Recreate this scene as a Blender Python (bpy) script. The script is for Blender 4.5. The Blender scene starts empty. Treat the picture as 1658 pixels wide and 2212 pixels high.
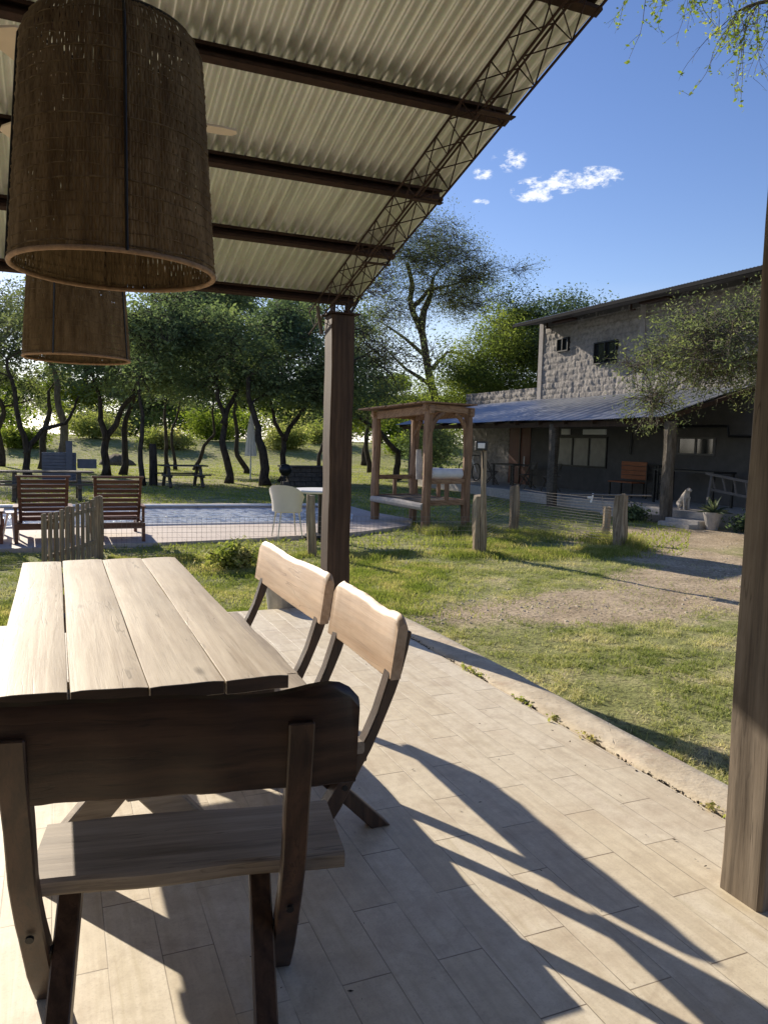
import bpy, bmesh, math, random
import numpy as np
from mathutils import Vector, Matrix
R = math.radians
random.seed(7)
rng = np.random.default_rng(11)
sc = bpy.context.scene
COL = sc.collection

# ------------------------------------------------------------------ camera
cam_d = bpy.data.cameras.new('camera')
cam = bpy.data.objects.new('camera', cam_d)
COL.objects.link(cam)
Rt = Vector((0.92007463, -0.39087467, 0.02607032))
Up = Vector((0.01137161, 0.09317041, 0.99558524))
Fw = Vector((0.39157803, 0.91571626, -0.0901686))
m = Matrix((Rt, Up, -Fw)).transposed().to_4x4()
m.translation = Vector((0, 0, 1.5))
cam.matrix_world = m
cam_d.sensor_fit = 'HORIZONTAL'
cam_d.sensor_width = 36
cam_d.lens = 36 * 1661 / 1658
cam_d.clip_end = 1500
cam_d.clip_start = 0.05
sc.camera = cam

# ------------------------------------------------------------------ light
SUN_AZ, SUN_EL = R(-16), R(23.0)          # azimuth from +Y toward +X
sdir = Vector((math.sin(SUN_AZ) * math.cos(SUN_EL), math.cos(SUN_AZ) * math.cos(SUN_EL), math.sin(SUN_EL)))
sd = bpy.data.lights.new('sun', 'SUN')
sd.energy = 5.0
sd.angle = R(0.53)
sd.color = (1.0, 0.89, 0.74)
so = bpy.data.objects.new('sun', sd)
so.rotation_euler = sdir.to_track_quat('Z', 'Y').to_euler()
so.location = (0, 0, 30)
COL.objects.link(so)

W = bpy.data.worlds.new("World")
sc.world = W
W.use_nodes = True
wt = W.node_tree
wt.nodes.clear()
def wn(t, **k):
    n = wt.nodes.new(t)
    for a, b in k.items(): setattr(n, a, b)
    return n
w_out = wn('ShaderNodeOutputWorld'); w_bg = wn('ShaderNodeBackground')
w_sky = wn('ShaderNodeTexSky', sky_type='NISHITA', sun_disc=False, sun_elevation=SUN_EL, sun_rotation=SUN_AZ % (2 * math.pi))
w_sky.altitude = 100; w_sky.air_density = 1.0; w_sky.dust_density = 0.15; w_sky.ozone_density = 2.6
w_bg.inputs['Strength'].default_value = 0.093
w_tc = wn('ShaderNodeTexCoord')
def wmath(op, a, b=None, c=None, clamp=False):
    n = wn('ShaderNodeMath', operation=op, use_clamp=clamp)
    for i, v in enumerate((a, b, c)):
        if v is None: continue
        if hasattr(v, 'node'): wt.links.new(v, n.inputs[i])
        else: n.inputs[i].default_value = v
    return n.outputs[0]
w_no = wn('ShaderNodeTexNoise'); w_no.inputs['Scale'].default_value = 50; w_no.inputs['Detail'].default_value = 9; w_no.inputs['Roughness'].default_value = 0.68
w_mp = wn('ShaderNodeMapping'); w_mp.inputs['Scale'].default_value = (1, 1, 1.9); w_mp.inputs['Location'].default_value = (0.31, 0.12, 0.07)
wt.links.new(w_tc.outputs['Generated'], w_mp.inputs[0]); wt.links.new(w_mp.outputs[0], w_no.inputs['Vector'])
clouds = [((0.5234, 0.7966, 0.3010), (0.030, 0.015), 1.0), ((0.5470, 0.7774, 0.3085), (0.030, 0.014), 1.1), ((0.5763, 0.7566, 0.3118), (0.036, 0.013), 1.15),
          ((0.4921, 0.8049, 0.3330), (0.022, 0.014), 0.55), ((0.4678, 0.8241, 0.3194), (0.013, 0.008), 0.85), ((0.4716, 0.8328, 0.2899), (0.011, 0.004), 0.6)]
total = None
for cdir, (sx, sz), amp in clouds:
    c = Vector(cdir)
    hx = Vector((c.y, -c.x, 0)).normalized()
    uz_ = hx.cross(c).normalized()
    def dotn(v):
        n = wn('ShaderNodeVectorMath', operation='DOT_PRODUCT')
        wt.links.new(w_tc.outputs['Generated'], n.inputs[0]); n.inputs[1].default_value = v
        return n.outputs['Value']
    a = wmath('DIVIDE', dotn(hx), sx)
    b = wmath('DIVIDE', wmath('SUBTRACT', dotn(uz_), uz_.dot(c)), sz)
    d2 = wmath('ADD', wmath('MULTIPLY', a, a), wmath('MULTIPLY', b, b))
    front = wmath('GREATER_THAN', dotn(c), 0.5)
    g_ = wmath('MULTIPLY', wmath('MULTIPLY', wmath('SUBTRACT', 1.0, d2, clamp=True), amp), front)
    total = g_ if total is None else wmath('MAXIMUM', total, g_)
nz = wmath('MULTIPLY', wmath('SUBTRACT', w_no.outputs['Fac'], 0.52), 5.2)
cm = wmath('MULTIPLY', wmath('ADD', wmath('MULTIPLY', total, 0.6), wmath('MULTIPLY', nz, wmath('MINIMUM', wmath('MULTIPLY', total, 3.0), 1.0))), 1.15, clamp=True)
cm = wmath('MULTIPLY', wmath('SMOOTH_MIN', cm, 0.97, 0.1), 0.93, clamp=True)
w_hsv = wn('ShaderNodeHueSaturation'); w_hsv.inputs['Saturation'].default_value = 1.18; w_hsv.inputs['Value'].default_value = 1.0; w_hsv.inputs['Hue'].default_value = 0.508
w_tint = wn('ShaderNodeMix', data_type='RGBA', blend_type='MULTIPLY'); w_tint.inputs[0].default_value = 1.0; w_tint.inputs[7].default_value = (1.10, 0.97, 0.97, 1)
wt.links.new(w_sky.outputs[0], w_tint.inputs[6]); wt.links.new(w_tint.outputs[2], w_hsv.inputs['Color'])
w_sep = wn('ShaderNodeSeparateXYZ'); wt.links.new(w_tc.outputs['Generated'], w_sep.inputs[0])
w_mr = wn('ShaderNodeMapRange'); w_mr.inputs['From Min'].default_value = 0.0; w_mr.inputs['From Max'].default_value = 0.20; w_mr.inputs['To Min'].default_value = 0.40; w_mr.inputs['To Max'].default_value = 1.18
wt.links.new(w_sep.outputs[2], w_mr.inputs['Value']); wt.links.new(w_mr.outputs[0], w_hsv.inputs['Saturation'])
w_mix = wn('ShaderNodeMix', data_type='RGBA')
wt.links.new(cm, w_mix.inputs[0]); wt.links.new(w_hsv.outputs[0], w_mix.inputs[6]); w_mix.inputs[7].default_value = (7.6, 7.7, 7.9, 1)
wt.links.new(w_mix.outputs[2], w_bg.inputs['Color'])
wt.links.new(w_bg.outputs[0], w_out.inputs[0])

sc.view_settings.view_transform = 'Standard'
sc.view_settings.look = 'None'
sc.view_settings.exposure = 0.78
sc.view_settings.gamma = 1.0
sc.render.engine = 'CYCLES'
sc.cycles.max_bounces = 8
sc.cycles.transparent_max_bounces = 8

# ------------------------------------------------------------------ material helper
class Mt:
    def __init__(s, name, rough=0.7, metal=0.0, spec=0.4):
        s.m = bpy.data.materials.new(name); s.m.use_nodes = True
        s.t = s.m.node_tree; s.b = s.t.nodes['Principled BSDF']
        s.b.inputs['Roughness'].default_value = rough; s.b.inputs['Metallic'].default_value = metal
        s.b.inputs['Specular IOR Level'].default_value = spec
        s._c = s.t.nodes.new('ShaderNodeTexCoord')
    def new(s, t, **k):
        n = s.t.nodes.new(t)
        for a, b in k.items(): setattr(n, a, b)
        return n
    def put(s, sock, v):
        if hasattr(v, 'node'): s.t.links.new(v, sock)
        elif v is not None:
            if isinstance(v, (tuple, list)) and len(v) == 3 and sock.type == 'RGBA': v = (*v, 1)
            sock.default_value = v
    def obj(s, off=True):
        if not off: return s._c.outputs['Object']
        oi = s.new('ShaderNodeObjectInfo'); mu = s.new('ShaderNodeMath', operation='MULTIPLY'); s.put(mu.inputs[0], oi.outputs['Random']); mu.inputs[1].default_value = 37.0
        ad = s.new('ShaderNodeVectorMath', operation='ADD'); s.put(ad.inputs[0], s._c.outputs['Object']); s.put(ad.inputs[1], mu.outputs[0])
        return ad.outputs[0]
    def geo(s):
        return s.new('ShaderNodeNewGeometry').outputs['Position']
    def map(s, v, scale=(1, 1, 1), loc=(0, 0, 0), rot=(0, 0, 0)):
        n = s.new('ShaderNodeMapping'); s.put(n.inputs[0], v)
        n.inputs['Scale'].default_value = scale; n.inputs['Location'].default_value = loc; n.inputs['Rotation'].default_value = rot
        return n.outputs[0]
    def noise(s, v, scale=5, detail=4, rough=0.55, dist=0.0):
        n = s.new('ShaderNodeTexNoise'); s.put(n.inputs['Vector'], v)
        n.inputs['Scale'].default_value = scale; n.inputs['Detail'].default_value = detail; n.inputs['Roughness'].default_value = rough; n.inputs['Distortion'].default_value = dist
        return n.outputs['Fac']
    def ramp(s, f, stops):
        n = s.new('ShaderNodeValToRGB'); s.put(n.inputs[0], f)
        e = n.color_ramp.elements
        while len(e) < len(stops): e.new(0.5)
        for x, (p, c) in zip(e, stops):
            x.position = p; x.color = (*c, 1) if isinstance(c, (tuple, list)) else (c, c, c, 1)
        return n.outputs[0]
    def mix(s, f, a, b, bt='MIX'):
        n = s.new('ShaderNodeMix', data_type='RGBA', blend_type=bt)
        s.put(n.inputs[0], f); s.put(n.inputs[6], a); s.put(n.inputs[7], b)
        return n.outputs[2]
    def ma(s, op, a, b=None, clamp=False):
        n = s.new('ShaderNodeMath', operation=op, use_clamp=clamp)
        s.put(n.inputs[0], a)
        if b is not None: s.put(n.inputs[1], b)
        return n.outputs[0]
    def bump(s, h, strength=0.3, dist=0.01):
        n = s.new('ShaderNodeBump'); s.put(n.inputs['Height'], h); n.inputs['Strength'].default_value = strength; n.inputs['Distance'].default_value = dist
        s.put(s.b.inputs['Normal'], n.outputs[0])
    def col(s, v): s.put(s.b.inputs['Base Color'], v); return s
    def rgh(s, v): s.put(s.b.inputs['Roughness'], v); return s

def wood(name, dark, light, axis='x', rough=0.6, fine=1.0, spec=0.35, bumpd=0.002, worn=0.0, worncol=(0.5, 0.45, 0.38)):
    M = Mt(name, rough, spec=spec)
    o = M.obj()
    sl, sh = 1.2 * fine, 26 * fine
    scl = {'x': (sl, sh, sh), 'y': (sh, sl, sh), 'z': (sh, sh, sl)}[axis]
    v = M.map(o, scl)
    n1 = M.noise(v, 1.0, 8, 0.72, 0.9)
    fs = M.noise(M.map(o, {'x': (3.5, 150, 150), 'y': (150, 3.5, 150), 'z': (150, 150, 3.5)}[axis]), 1.0, 3, 0.6)
    scl2 = {'x': (.5, 5, 5), 'y': (5, .5, 5), 'z': (5, 5, .5)}[axis]
    v2 = M.map(o, scl2)
    wv = M.new('ShaderNodeTexWave', wave_type='RINGS', rings_direction=axis.upper())
    M.put(wv.inputs['Vector'], v2); wv.inputs['Scale'].default_value = 1.3; wv.inputs['Distortion'].default_value = 12; wv.inputs['Detail'].default_value = 3; wv.inputs['Detail Scale'].default_value = 1.3
    f = M.ma('ADD', M.ma('MULTIPLY', n1, 0.86), M.ma('MULTIPLY', wv.outputs['Fac'], 0.14))
    f = M.ma('ADD', M.ma('MULTIPLY', f, 0.78), M.ma('MULTIPLY', fs, 0.22))
    c = M.ramp(f, [(0.35, dark), (0.64, light)])
    c = M.mix(M.ma('MULTIPLY', M.ramp(fs, [(0.60, 0.0), (0.68, 1.0)]), 0.55), c, tuple(x * 0.55 for x in dark))
    big = M.noise(M.map(o, tuple(1 if q > 3 else 0.35 for q in scl2)), 5.0, 5, 0.6)
    c = M.mix(M.ma('MULTIPLY', M.ramp(big, [(0.45, 0.0), (0.65, 1.0)]), 0.40), c, tuple(x * 0.6 for x in dark))
    if worn > 0:
        wn_ = M.ramp(M.noise(M.map(o, scl2), 1.6, 6, 0.7), [(0.5 - worn * 0.3, 0.0), (0.75, 1.0)])
        c = M.mix(M.ma('MULTIPLY', wn_, worn), c, worncol)
    ck = M.noise(M.map(o, {'x': (0.9, 14, 14), 'y': (14, 0.9, 14), 'z': (14, 14, 0.9)}[axis]), 1.0, 3, 0.5, 0.4)
    crack = M.ramp(M.ma('ABSOLUTE', M.ma('SUBTRACT', ck, 0.5)), [(0.002, 1.0), (0.007, 0.0)])
    crack = M.ma('MULTIPLY', crack, M.ramp(M.noise(o, 2.1, 2), [(0.48, 0.0), (0.56, 1.0)]))
    c = M.mix(M.ma('MULTIPLY', crack, 0.6), c, tuple(x * 0.4 for x in dark))
    vo = M.new('ShaderNodeTexVoronoi'); M.put(vo.inputs['Vector'], M.map(o, {'x': (1.6, 5, 5), 'y': (5, 1.6, 5), 'z': (5, 5, 1.6)}[axis])); vo.inputs['Scale'].default_value = 1.0
    kn = M.ramp(M.ma('ADD', vo.outputs['Distance'], M.ma('MULTIPLY', n1, 0.06)), [(0.07, 1.0), (0.13, 0.0)])
    c = M.mix(M.ma('MULTIPLY', kn, 0.7), c, tuple(x * 0.35 for x in dark))
    M.col(c)
    M.rgh(M.ma('ADD', M.ma('MULTIPLY', n1, 0.3), rough - 0.15))
    M.bump(M.ma('SUBTRACT', f, M.ma('MULTIPLY', crack, 0.15)), 0.8, bumpd)
    return M.m

M_ = {}
M_['tabletop'] = wood('bleached_tabletop_wood', (0.31, 0.24, 0.165), (0.52, 0.445, 0.345), 'y', 0.6, 0.8, 0.3, 0.002, 0.65, (0.60, 0.54, 0.44))
M_['bench'] = wood('varnished_brown_wood', (0.085, 0.035, 0.018), (0.22, 0.105, 0.05), 'x', 0.42, 1.0, 0.5, 0.001)
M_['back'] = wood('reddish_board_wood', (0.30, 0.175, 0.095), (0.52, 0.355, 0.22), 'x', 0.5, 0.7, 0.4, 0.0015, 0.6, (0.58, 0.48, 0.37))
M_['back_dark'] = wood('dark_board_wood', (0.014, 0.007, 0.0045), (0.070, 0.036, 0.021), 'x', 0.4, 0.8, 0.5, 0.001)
M_['seat'] = wood('worn_seat_wood', (0.12, 0.09, 0.065), (0.34, 0.285, 0.225), 'x', 0.65, 1.0, 0.4, 0.002, 0.5, (0.5, 0.44, 0.36))
M_['leg'] = wood('dark_leg_wood', (0.022, 0.011, 0.007), (0.095, 0.052, 0.031), 'z', 0.45, 1.0, 0.5, 0.001)
M_['post'] = wood('square_post_wood', (0.065, 0.048, 0.034), (0.25, 0.20, 0.15), 'z', 0.75, 0.7, 0.25, 0.003, 0.35, (0.36, 0.31, 0.25))
M_['post_red'] = wood('brown_post_wood', (0.030, 0.016, 0.010), (0.085, 0.052, 0.034), 'z', 0.7, 0.9, 0.3, 0.003)
M_['grey_wood'] = wood('weathered_grey_wood', (0.17, 0.125, 0.08), (0.48, 0.39, 0.27), 'z', 0.8, 1.0, 0.2, 0.004)
M_['log'] = wood('pergola_wood', (0.15, 0.08, 0.045), (0.40, 0.25, 0.145), 'z', 0.7, 1.0, 0.3, 0.003)
M_['logx'] = wood('pergola_beam_wood', (0.17, 0.09, 0.05), (0.44, 0.28, 0.16), 'x', 0.7, 1.0, 0.3, 0.003)
M_['lounge'] = wood('lounger_wood', (0.085, 0.03, 0.02), (0.24, 0.10, 0.06), 'x', 0.4, 1.0, 0.5, 0.001)
M_['picnic'] = wood('dull_picnic_wood', (0.06, 0.05, 0.04), (0.16, 0.14, 0.11), 'x', 0.8, 1.0, 0.2, 0.002)

def plain(name, c, rough=0.5, metal=0.0, spec=0.4, var=0.15, scale=8, bump=0.0):
    M = Mt(name, rough, metal, spec)
    n = M.noise(M.obj(), scale, 5, 0.6)
    M.col(M.mix(M.ramp(n, [(0.3, 0.0), (0.7, 1.0)]), tuple(x * (1 - var) for x in c), tuple(min(1, x * (1 + var)) for x in c)))
    if bump: M.bump(n, 0.5, bump)
    return M.m
M_['rust'] = plain('rusty_brown_steel', (0.036, 0.017, 0.012), 0.75, 0.3, 0.4, 0.4, 20)
M_['beamcol'] = plain('grey_concrete_pier', (0.27, 0.25, 0.235), 0.9, var=0.2, scale=9)
M_['matte'] = plain('dark_matte_edge', (0.03, 0.03, 0.03), 0.95, 0.0, 0.05)
M_['white'] = plain('white_paint', (0.78, 0.77, 0.74), 0.4, var=0.04)
M_['cream'] = plain('cream_plastic', (0.72, 0.67, 0.56), 0.4, var=0.04)
M_['fan'] = plain('pale_fan_blade_wood', (0.60, 0.50, 0.38), 0.45, var=0.06)
M_['black'] = plain('black_metal', (0.02, 0.02, 0.02), 0.4, 0.2)
M_['darkglass'] = plain('dark_window_glass', (0.015, 0.018, 0.02), 0.08, spec=0.8)
M_['curtain'] = plain('curtained_window_glass', (0.10, 0.10, 0.09), 0.35, spec=0.7, var=0.35, scale=3)
M_['door'] = wood('dark_red_door_wood', (0.07, 0.018, 0.012), (0.14, 0.04, 0.025), 'z', 0.5)
M_['orange'] = wood('orange_slat_wood', (0.24, 0.07, 0.025), (0.42, 0.14, 0.05), 'y', 0.5)
M_['concrete'] = plain('pale_concrete', (0.40, 0.37, 0.33), 0.9, var=0.18, scale=14, bump=0.004)
M_['brick'] = plain('dark_block_masonry', (0.10, 0.085, 0.07), 0.9, var=0.4, scale=20, bump=0.01)
M_['wire'] = plain('dull_wire', (0.24, 0.22, 0.20), 0.5, 0.5)
M_['greyp'] = plain('grey_painted_boards', (0.13, 0.135, 0.16), 0.7, var=0.15)
M_['strap'] = plain('white_fabric', (0.74, 0.74, 0.74), 0.8, var=0.08)

# wicker: brown reeds letting some light through
M_['shadewall'] = plain('added_wall_brown', (0.16, 0.10, 0.07), 0.9, var=0.3, scale=6)  # brown for the added wall that shades the patio
def wicker():
    M = Mt('woven_reed', 0.7, spec=0.2)
    o = M.obj()
    n = M.noise(M.map(o, (40, 40, 7)), 1.0, 4, 0.6)
    M.col(M.ramp(n, [(0.35, (0.09, 0.062, 0.034)), (0.65, (0.27, 0.195, 0.11))]))
    tr = M.new('ShaderNodeBsdfTranslucent'); tr.inputs['Color'].default_value = (0.24, 0.155, 0.075, 1)
    mx = M.new('ShaderNodeMixShader'); mx.inputs[0].default_value = 0.28
    M.t.links.new(M.b.outputs[0], mx.inputs[1]); M.t.links.new(tr.outputs[0], mx.inputs[2])
    M.t.links.new(mx.outputs[0], M.t.nodes['Material Output'].inputs[0])
    return M.m
M_['wicker'] = wicker()

def galv(name, base, rough, metal, tint, axis='y'):
    M = Mt(name, rough, metal, 0.5)
    o = M.obj(False)
    n = M.noise(M.map(o, (14, 1.1, 1)), 1, 5, 0.6)
    n2 = M.noise(o, 1.3, 4, 0.6)
    vo = M.new('ShaderNodeTexVoronoi'); M.put(vo.inputs['Vector'], o); vo.inputs['Scale'].default_value = 90
    c = M.ramp(n, [(0.3, tuple(x * 0.75 for x in base)), (0.7, base)])
    c = M.mix(M.ma('MULTIPLY', M.ramp(n2, [(0.45, 0.0), (0.75, 1.0)]), 0.5), c, tint)
    c = M.mix(0.12, c, vo.outputs['Color'], 'SOFT_LIGHT')
    rs = M.ramp(M.noise(M.map(o, (5, 0.7, 1)), 1.6, 7, 0.7), [(0.54, 0.0), (0.72, 1.0)])
    c = M.mix(M.ma('MULTIPLY', rs, 0.45), c, (0.30, 0.22, 0.14))
    M.col(c); M.rgh(M.ma('ADD', M.ma('MULTIPLY', n, 0.25), rough - 0.1))
    return M.m
M_['tin'] = galv('galvanised_roof_underside', (0.78, 0.79, 0.75), 0.36, 0.6, (0.56, 0.56, 0.50))
M_['tin_blue'] = galv('galvanised_porch_roof', (0.50, 0.53, 0.58), 0.42, 0.6, (0.36, 0.37, 0.40))

def floor_mat():
    M = Mt('wood_look_floor_tile', 0.5, spec=0.35)
    o = M.obj(False)
    sx = M.new('ShaderNodeSeparateXYZ'); M.put(sx.inputs[0], o)
    cx = M.new('ShaderNodeCombineXYZ')
    M.put(cx.inputs[0], M.ma('ADD', sx.outputs[1], -1.87 + 0.303 + 0.606 * 50))
    M.put(cx.inputs[1], M.ma('ADD', sx.outputs[0], -1.896 + 0.148 * 80))
    br = M.new('ShaderNodeTexBrick', offset=0.5, offset_frequency=2, squash=1.0)
    M.put(br.inputs['Vector'], cx.outputs[0])
    for k, v in (('Scale', 1.0), ('Mortar Size', 0.0019), ('Mortar Smooth', 0.3), ('Bias', 0.0), ('Brick Width', 0.606), ('Row Height', 0.148)): br.inputs[k].default_value = v
    br.inputs['Color1'].default_value = (0.0, 0, 0, 1); br.inputs['Color2'].default_value = (1, 1, 1, 1); br.inputs['Mortar'].default_value = (0.5, 0.5, 0.5, 1)
    rnd = br.outputs['Color']; mort = br.outputs['Fac']
    vadd = M.new('ShaderNodeVectorMath', operation='MULTIPLY_ADD'); M.put(vadd.inputs[0], rnd); vadd.inputs[1].default_value = (3, 7, 5); M.put(vadd.inputs[2], o)
    g = M.noise(M.map(vadd.outputs[0], (42, 2.2, 1)), 1, 6, 0.62, 0.5)
    g2 = M.noise(M.map(vadd.outputs[0], (12, 1.6, 1)), 1, 3, 0.5, 1.6)
    c = M.ramp(M.ma('ADD', M.ma('MULTIPLY', g, 0.55), M.ma('MULTIPLY', g2, 0.45)), [(0.28, (0.56, 0.485, 0.345)), (0.50, (0.70, 0.625, 0.485)), (0.72, (0.76, 0.69, 0.55))])
    c = M.mix(0.075, c, rnd, 'OVERLAY')
    mot = M.noise(o, 16, 5, 0.7)
    c = M.mix(M.ma('MULTIPLY', M.ramp(mot, [(0.42, 0.0), (0.66, 1.0)]), 0.42), c, (0.47, 0.40, 0.29))
    fsp = M.noise(o, 130, 4, 0.7)
    c = M.mix(M.ma('MULTIPLY', M.ramp(fsp, [(0.52, 0.0), (0.66, 1.0)]), 0.35), c, (0.42, 0.35, 0.26))
    st = M.ramp(M.noise(o, 2.3, 6, 0.7), [(0.5, 0.0), (0.78, 1.0)])
    c = M.mix(M.ma('MULTIPLY', st, 0.50), c, (0.40, 0.29, 0.19))
    st2 = M.ramp(M.noise(M.map(o, (1, 1, 1), (4, 2, 0)), 5.5, 8, 0.75, 0.8), [(0.52, 0.0), (0.66, 1.0)])
    c = M.mix(M.ma('MULTIPLY', st2, 0.30), c, (0.33, 0.25, 0.17))
    cxs = M.new('ShaderNodeSeparateXYZ'); M.put(cxs.inputs[0], cx.outputs[0])
    row = M.ma('FLOOR', M.ma('DIVIDE', cxs.outputs[1], 0.148)); par = M.ma('MODULO', row, 2.0)
    t_ = M.ma('FRACT', M.ma('ADD', M.ma('DIVIDE', cxs.outputs[0], 0.606), M.ma('MULTIPLY', M.ma('SUBTRACT', 1.0, par), 0.5)))
    crs = M.ramp(M.ma('MULTIPLY', M.ma('MINIMUM', t_, M.ma('SUBTRACT', 1.0, t_)), 0.606), [(0.0016, 1.0), (0.0034, 0.0)])
    crs = M.ma('MULTIPLY', crs, M.ramp(M.noise(o, 3.1, 3, 0.6), [(0.36, 0.25), (0.55, 1.0)]))
    sp = M.ramp(M.noise(o, 38, 3, 0.6), [(0.69, 0.0), (0.76, 1.0)])
    c = M.mix(M.ma('MULTIPLY', sp, 0.4), c, (0.16, 0.10, 0.06))
    c = M.mix(M.ma('MULTIPLY', mort, M.ramp(M.noise(o, 2.6, 3), [(0.38, 0.12), (0.6, 0.75)])), c, (0.20, 0.15, 0.10))
    c = M.mix(M.ma('MULTIPLY', crs, 0.85), c, (0.13, 0.09, 0.06))
    M.col(c)
    M.rgh(M.ma('ADD', M.ma('MULTIPLY', g, 0.25), 0.34))
    M.bump(M.ma('SUBTRACT', M.ma('MULTIPLY', g, 0.25), mort), 0.5, 0.003)
    return M.m
M_['floor'] = floor_mat()

def kerb_mat():
    M = Mt('worn_kerb_cement', 0.85, spec=0.25)
    o = M.obj(False)
    n = M.noise(o, 5, 7, 0.65); n2 = M.noise(o, 60, 4, 0.6)
    c = M.ramp(n, [(0.3, (0.44, 0.37, 0.27)), (0.6, (0.64, 0.56, 0.43))])
    c = M.mix(M.ramp(n2, [(0.55, 0.0), (0.8, 0.5)]), c, (0.22, 0.18, 0.13))
    c = M.mix(M.ramp(M.noise(o, 1.9, 5, 0.65), [(0.56, 0.0), (0.68, 0.5)]), c, (0.40, 0.27, 0.20))
    vo = M.new('ShaderNodeTexVoronoi', feature='DISTANCE_TO_EDGE'); M.put(vo.inputs['Vector'], M.map(o, (1.2, 1.0, 1))); vo.inputs['Scale'].default_value = 1.7
    crk = M.ramp(M.ma('ADD', vo.outputs['Distance'], M.ma('MULTIPLY', M.noise(o, 12, 4), 0.05)), [(0.018, 1.0), (0.026, 0.0)])
    c = M.mix(M.ma('MULTIPLY', crk, 0.45), c, (0.10, 0.075, 0.05))
    n3 = M.noise(o, 14, 6, 0.75)
    c = M.mix(M.ma('MULTIPLY', M.ramp(n3, [(0.5, 0.0), (0.7, 1.0)]), 0.4), c, (0.30, 0.23, 0.16))
    M.col(c); M.bump(M.ma('SUBTRACT', M.ma('ADD', M.ma('ADD', n, n3), M.ma('MULTIPLY', n2, 0.5)), M.ma('MULTIPLY', crk, 0.5)), 0.8, 0.005)
    return M.m
M_['kerb'] = kerb_mat()

def ground_mat():
    M = Mt('grass_and_dirt_ground', 0.95, spec=0.1)
    o = M.obj(False)
    big = M.noise(o, 0.35, 5, 0.6); mid = M.noise(o, 2.2, 8, 0.72); fine = M.noise(o, 30, 5, 0.7)
    grass = M.ramp(mid, [(0.3, (0.16, 0.18, 0.06)), (0.5, (0.29, 0.30, 0.12)), (0.7, (0.50, 0.43, 0.26))])
    dirt = M.ramp(mid, [(0.3, (0.35, 0.27, 0.18)), (0.7, (0.60, 0.49, 0.35))])
    sx = M.new('ShaderNodeSeparateXYZ'); M.put(sx.inputs[0], o)
    tot = None
    for (x, y, rx, ry, ang, amp) in DIRT:
        ca, sa = math.cos(ang), math.sin(ang)
        dx = M.ma('ADD', sx.outputs[0], -x); dy = M.ma('ADD', sx.outputs[1], -y)
        a = M.ma('DIVIDE', M.ma('ADD', M.ma('MULTIPLY', dx, ca), M.ma('MULTIPLY', dy, sa)), rx)
        b = M.ma('DIVIDE', M.ma('SUBTRACT', M.ma('MULTIPLY', dy, ca), M.ma('MULTIPLY', dx, sa)), ry)
        d = M.ma('MULTIPLY', M.ma('SUBTRACT', 1.0, M.ma('ADD', M.ma('MULTIPLY', a, a), M.ma('MULTIPLY', b, b)), clamp=True), amp)
        tot = d if tot is None else M.ma('MAXIMUM', tot, d)
    f = M.ma('ADD', M.ma('MULTIPLY', tot, 1.2), M.ma('MULTIPLY', M.ma('SUBTRACT', mid, 0.5), 1.2))
    f = M.ma('ADD', f, M.ma('MULTIPLY', M.ma('SUBTRACT', fine, 0.5), 0.5))
    c = M.mix(M.ramp(f, [(0.12, 0.0), (0.75, 1.0)]), grass, dirt)
    c = M.mix(M.ma('MULTIPLY', M.ramp(fine, [(0.40, 1.0), (0.50, 0.0)]), 0.62), c, (0.07, 0.06, 0.03))
    M.col(c); M.bump(M.ma('ADD', M.ma('MULTIPLY', fine, 0.6), mid), 1.0, 0.03)
    return M.m
DIRT = [(5.3, 6.3, 1.9, 0.95, 0.12, 1.15), (7.6, 6.9, 2.6, 1.7, 0.4, 1.1), (3.7, 6.35, 1.3, 0.55, 0.3, 0.7), (10.5, 11.0, 3.2, 1.8, 0.2, 1.0), (8.7, 8.6, 1.8, 1.3, 1.2, 1.0), (13, 8, 4, 3, 0.3, 0.9),
        (4.4, 2.3, 1.1, 0.7, 0.6, 0.7), (2, 27, 9, 4, 0, 0.35), (-3, 20, 6, 3, 0, 0.4)]
M_['ground'] = ground_mat()

def blade_mat(name, a, b, c, tr=0.35, sc_=1.1):
    M = Mt(name, 0.75, spec=0.12)
    g = M.geo()
    n = M.noise(g, sc_, 4, 0.6); n2 = M.noise(g, 45, 2, 0.5)
    cc = M.ramp(M.ma('ADD', M.ma('MULTIPLY', n, 0.6), M.ma('MULTIPLY', n2, 0.4)), [(0.38, a), (0.5, b), (0.60, c)])
    M.col(cc)
    t = M.new('ShaderNodeBsdfTranslucent'); M.put(t.inputs['Color'], M.mix(1.0, cc, (1.3, 1.38, 0.85), 'MULTIPLY'))
    mx = M.new('ShaderNodeMixShader'); mx.inputs[0].default_value = tr
    M.t.links.new(M.b.outputs[0], mx.inputs[1]); M.t.links.new(t.outputs[0], mx.inputs[2])
    M.t.links.new(mx.outputs[0], M.t.nodes['Material Output'].inputs[0])
    return M.m
M_['lawn'] = blade_mat('short_lawn_blades', (0.17, 0.22, 0.06), (0.37, 0.39, 0.16), (0.68, 0.61, 0.40), 0.3)
M_['tall'] = blade_mat('tall_grass_blades', (0.15, 0.20, 0.04), (0.27, 0.30, 0.08), (0.52, 0.44, 0.24), 0.4, 2.2)
M_['field'] = blade_mat('field_grass_blades', (0.18, 0.23, 0.05), (0.31, 0.35, 0.08), (0.46, 0.44, 0.15), 0.35, 0.7)
M_['leaf_olive'] = blade_mat('olive_leaves', (0.06, 0.09, 0.03), (0.12, 0.16, 0.045), (0.28, 0.32, 0.07), 0.5, 0.35)
M_['feather'] = blade_mat('feathery_grey_leaves', (0.06, 0.08, 0.05), (0.14, 0.17, 0.09), (0.30, 0.33, 0.15), 0.35, 2.2)
M_['leaf_mid'] = blade_mat('mid_green_leaves', (0.08, 0.12, 0.035), (0.14, 0.19, 0.05), (0.24, 0.28, 0.07), 0.5, 0.45)
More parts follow.
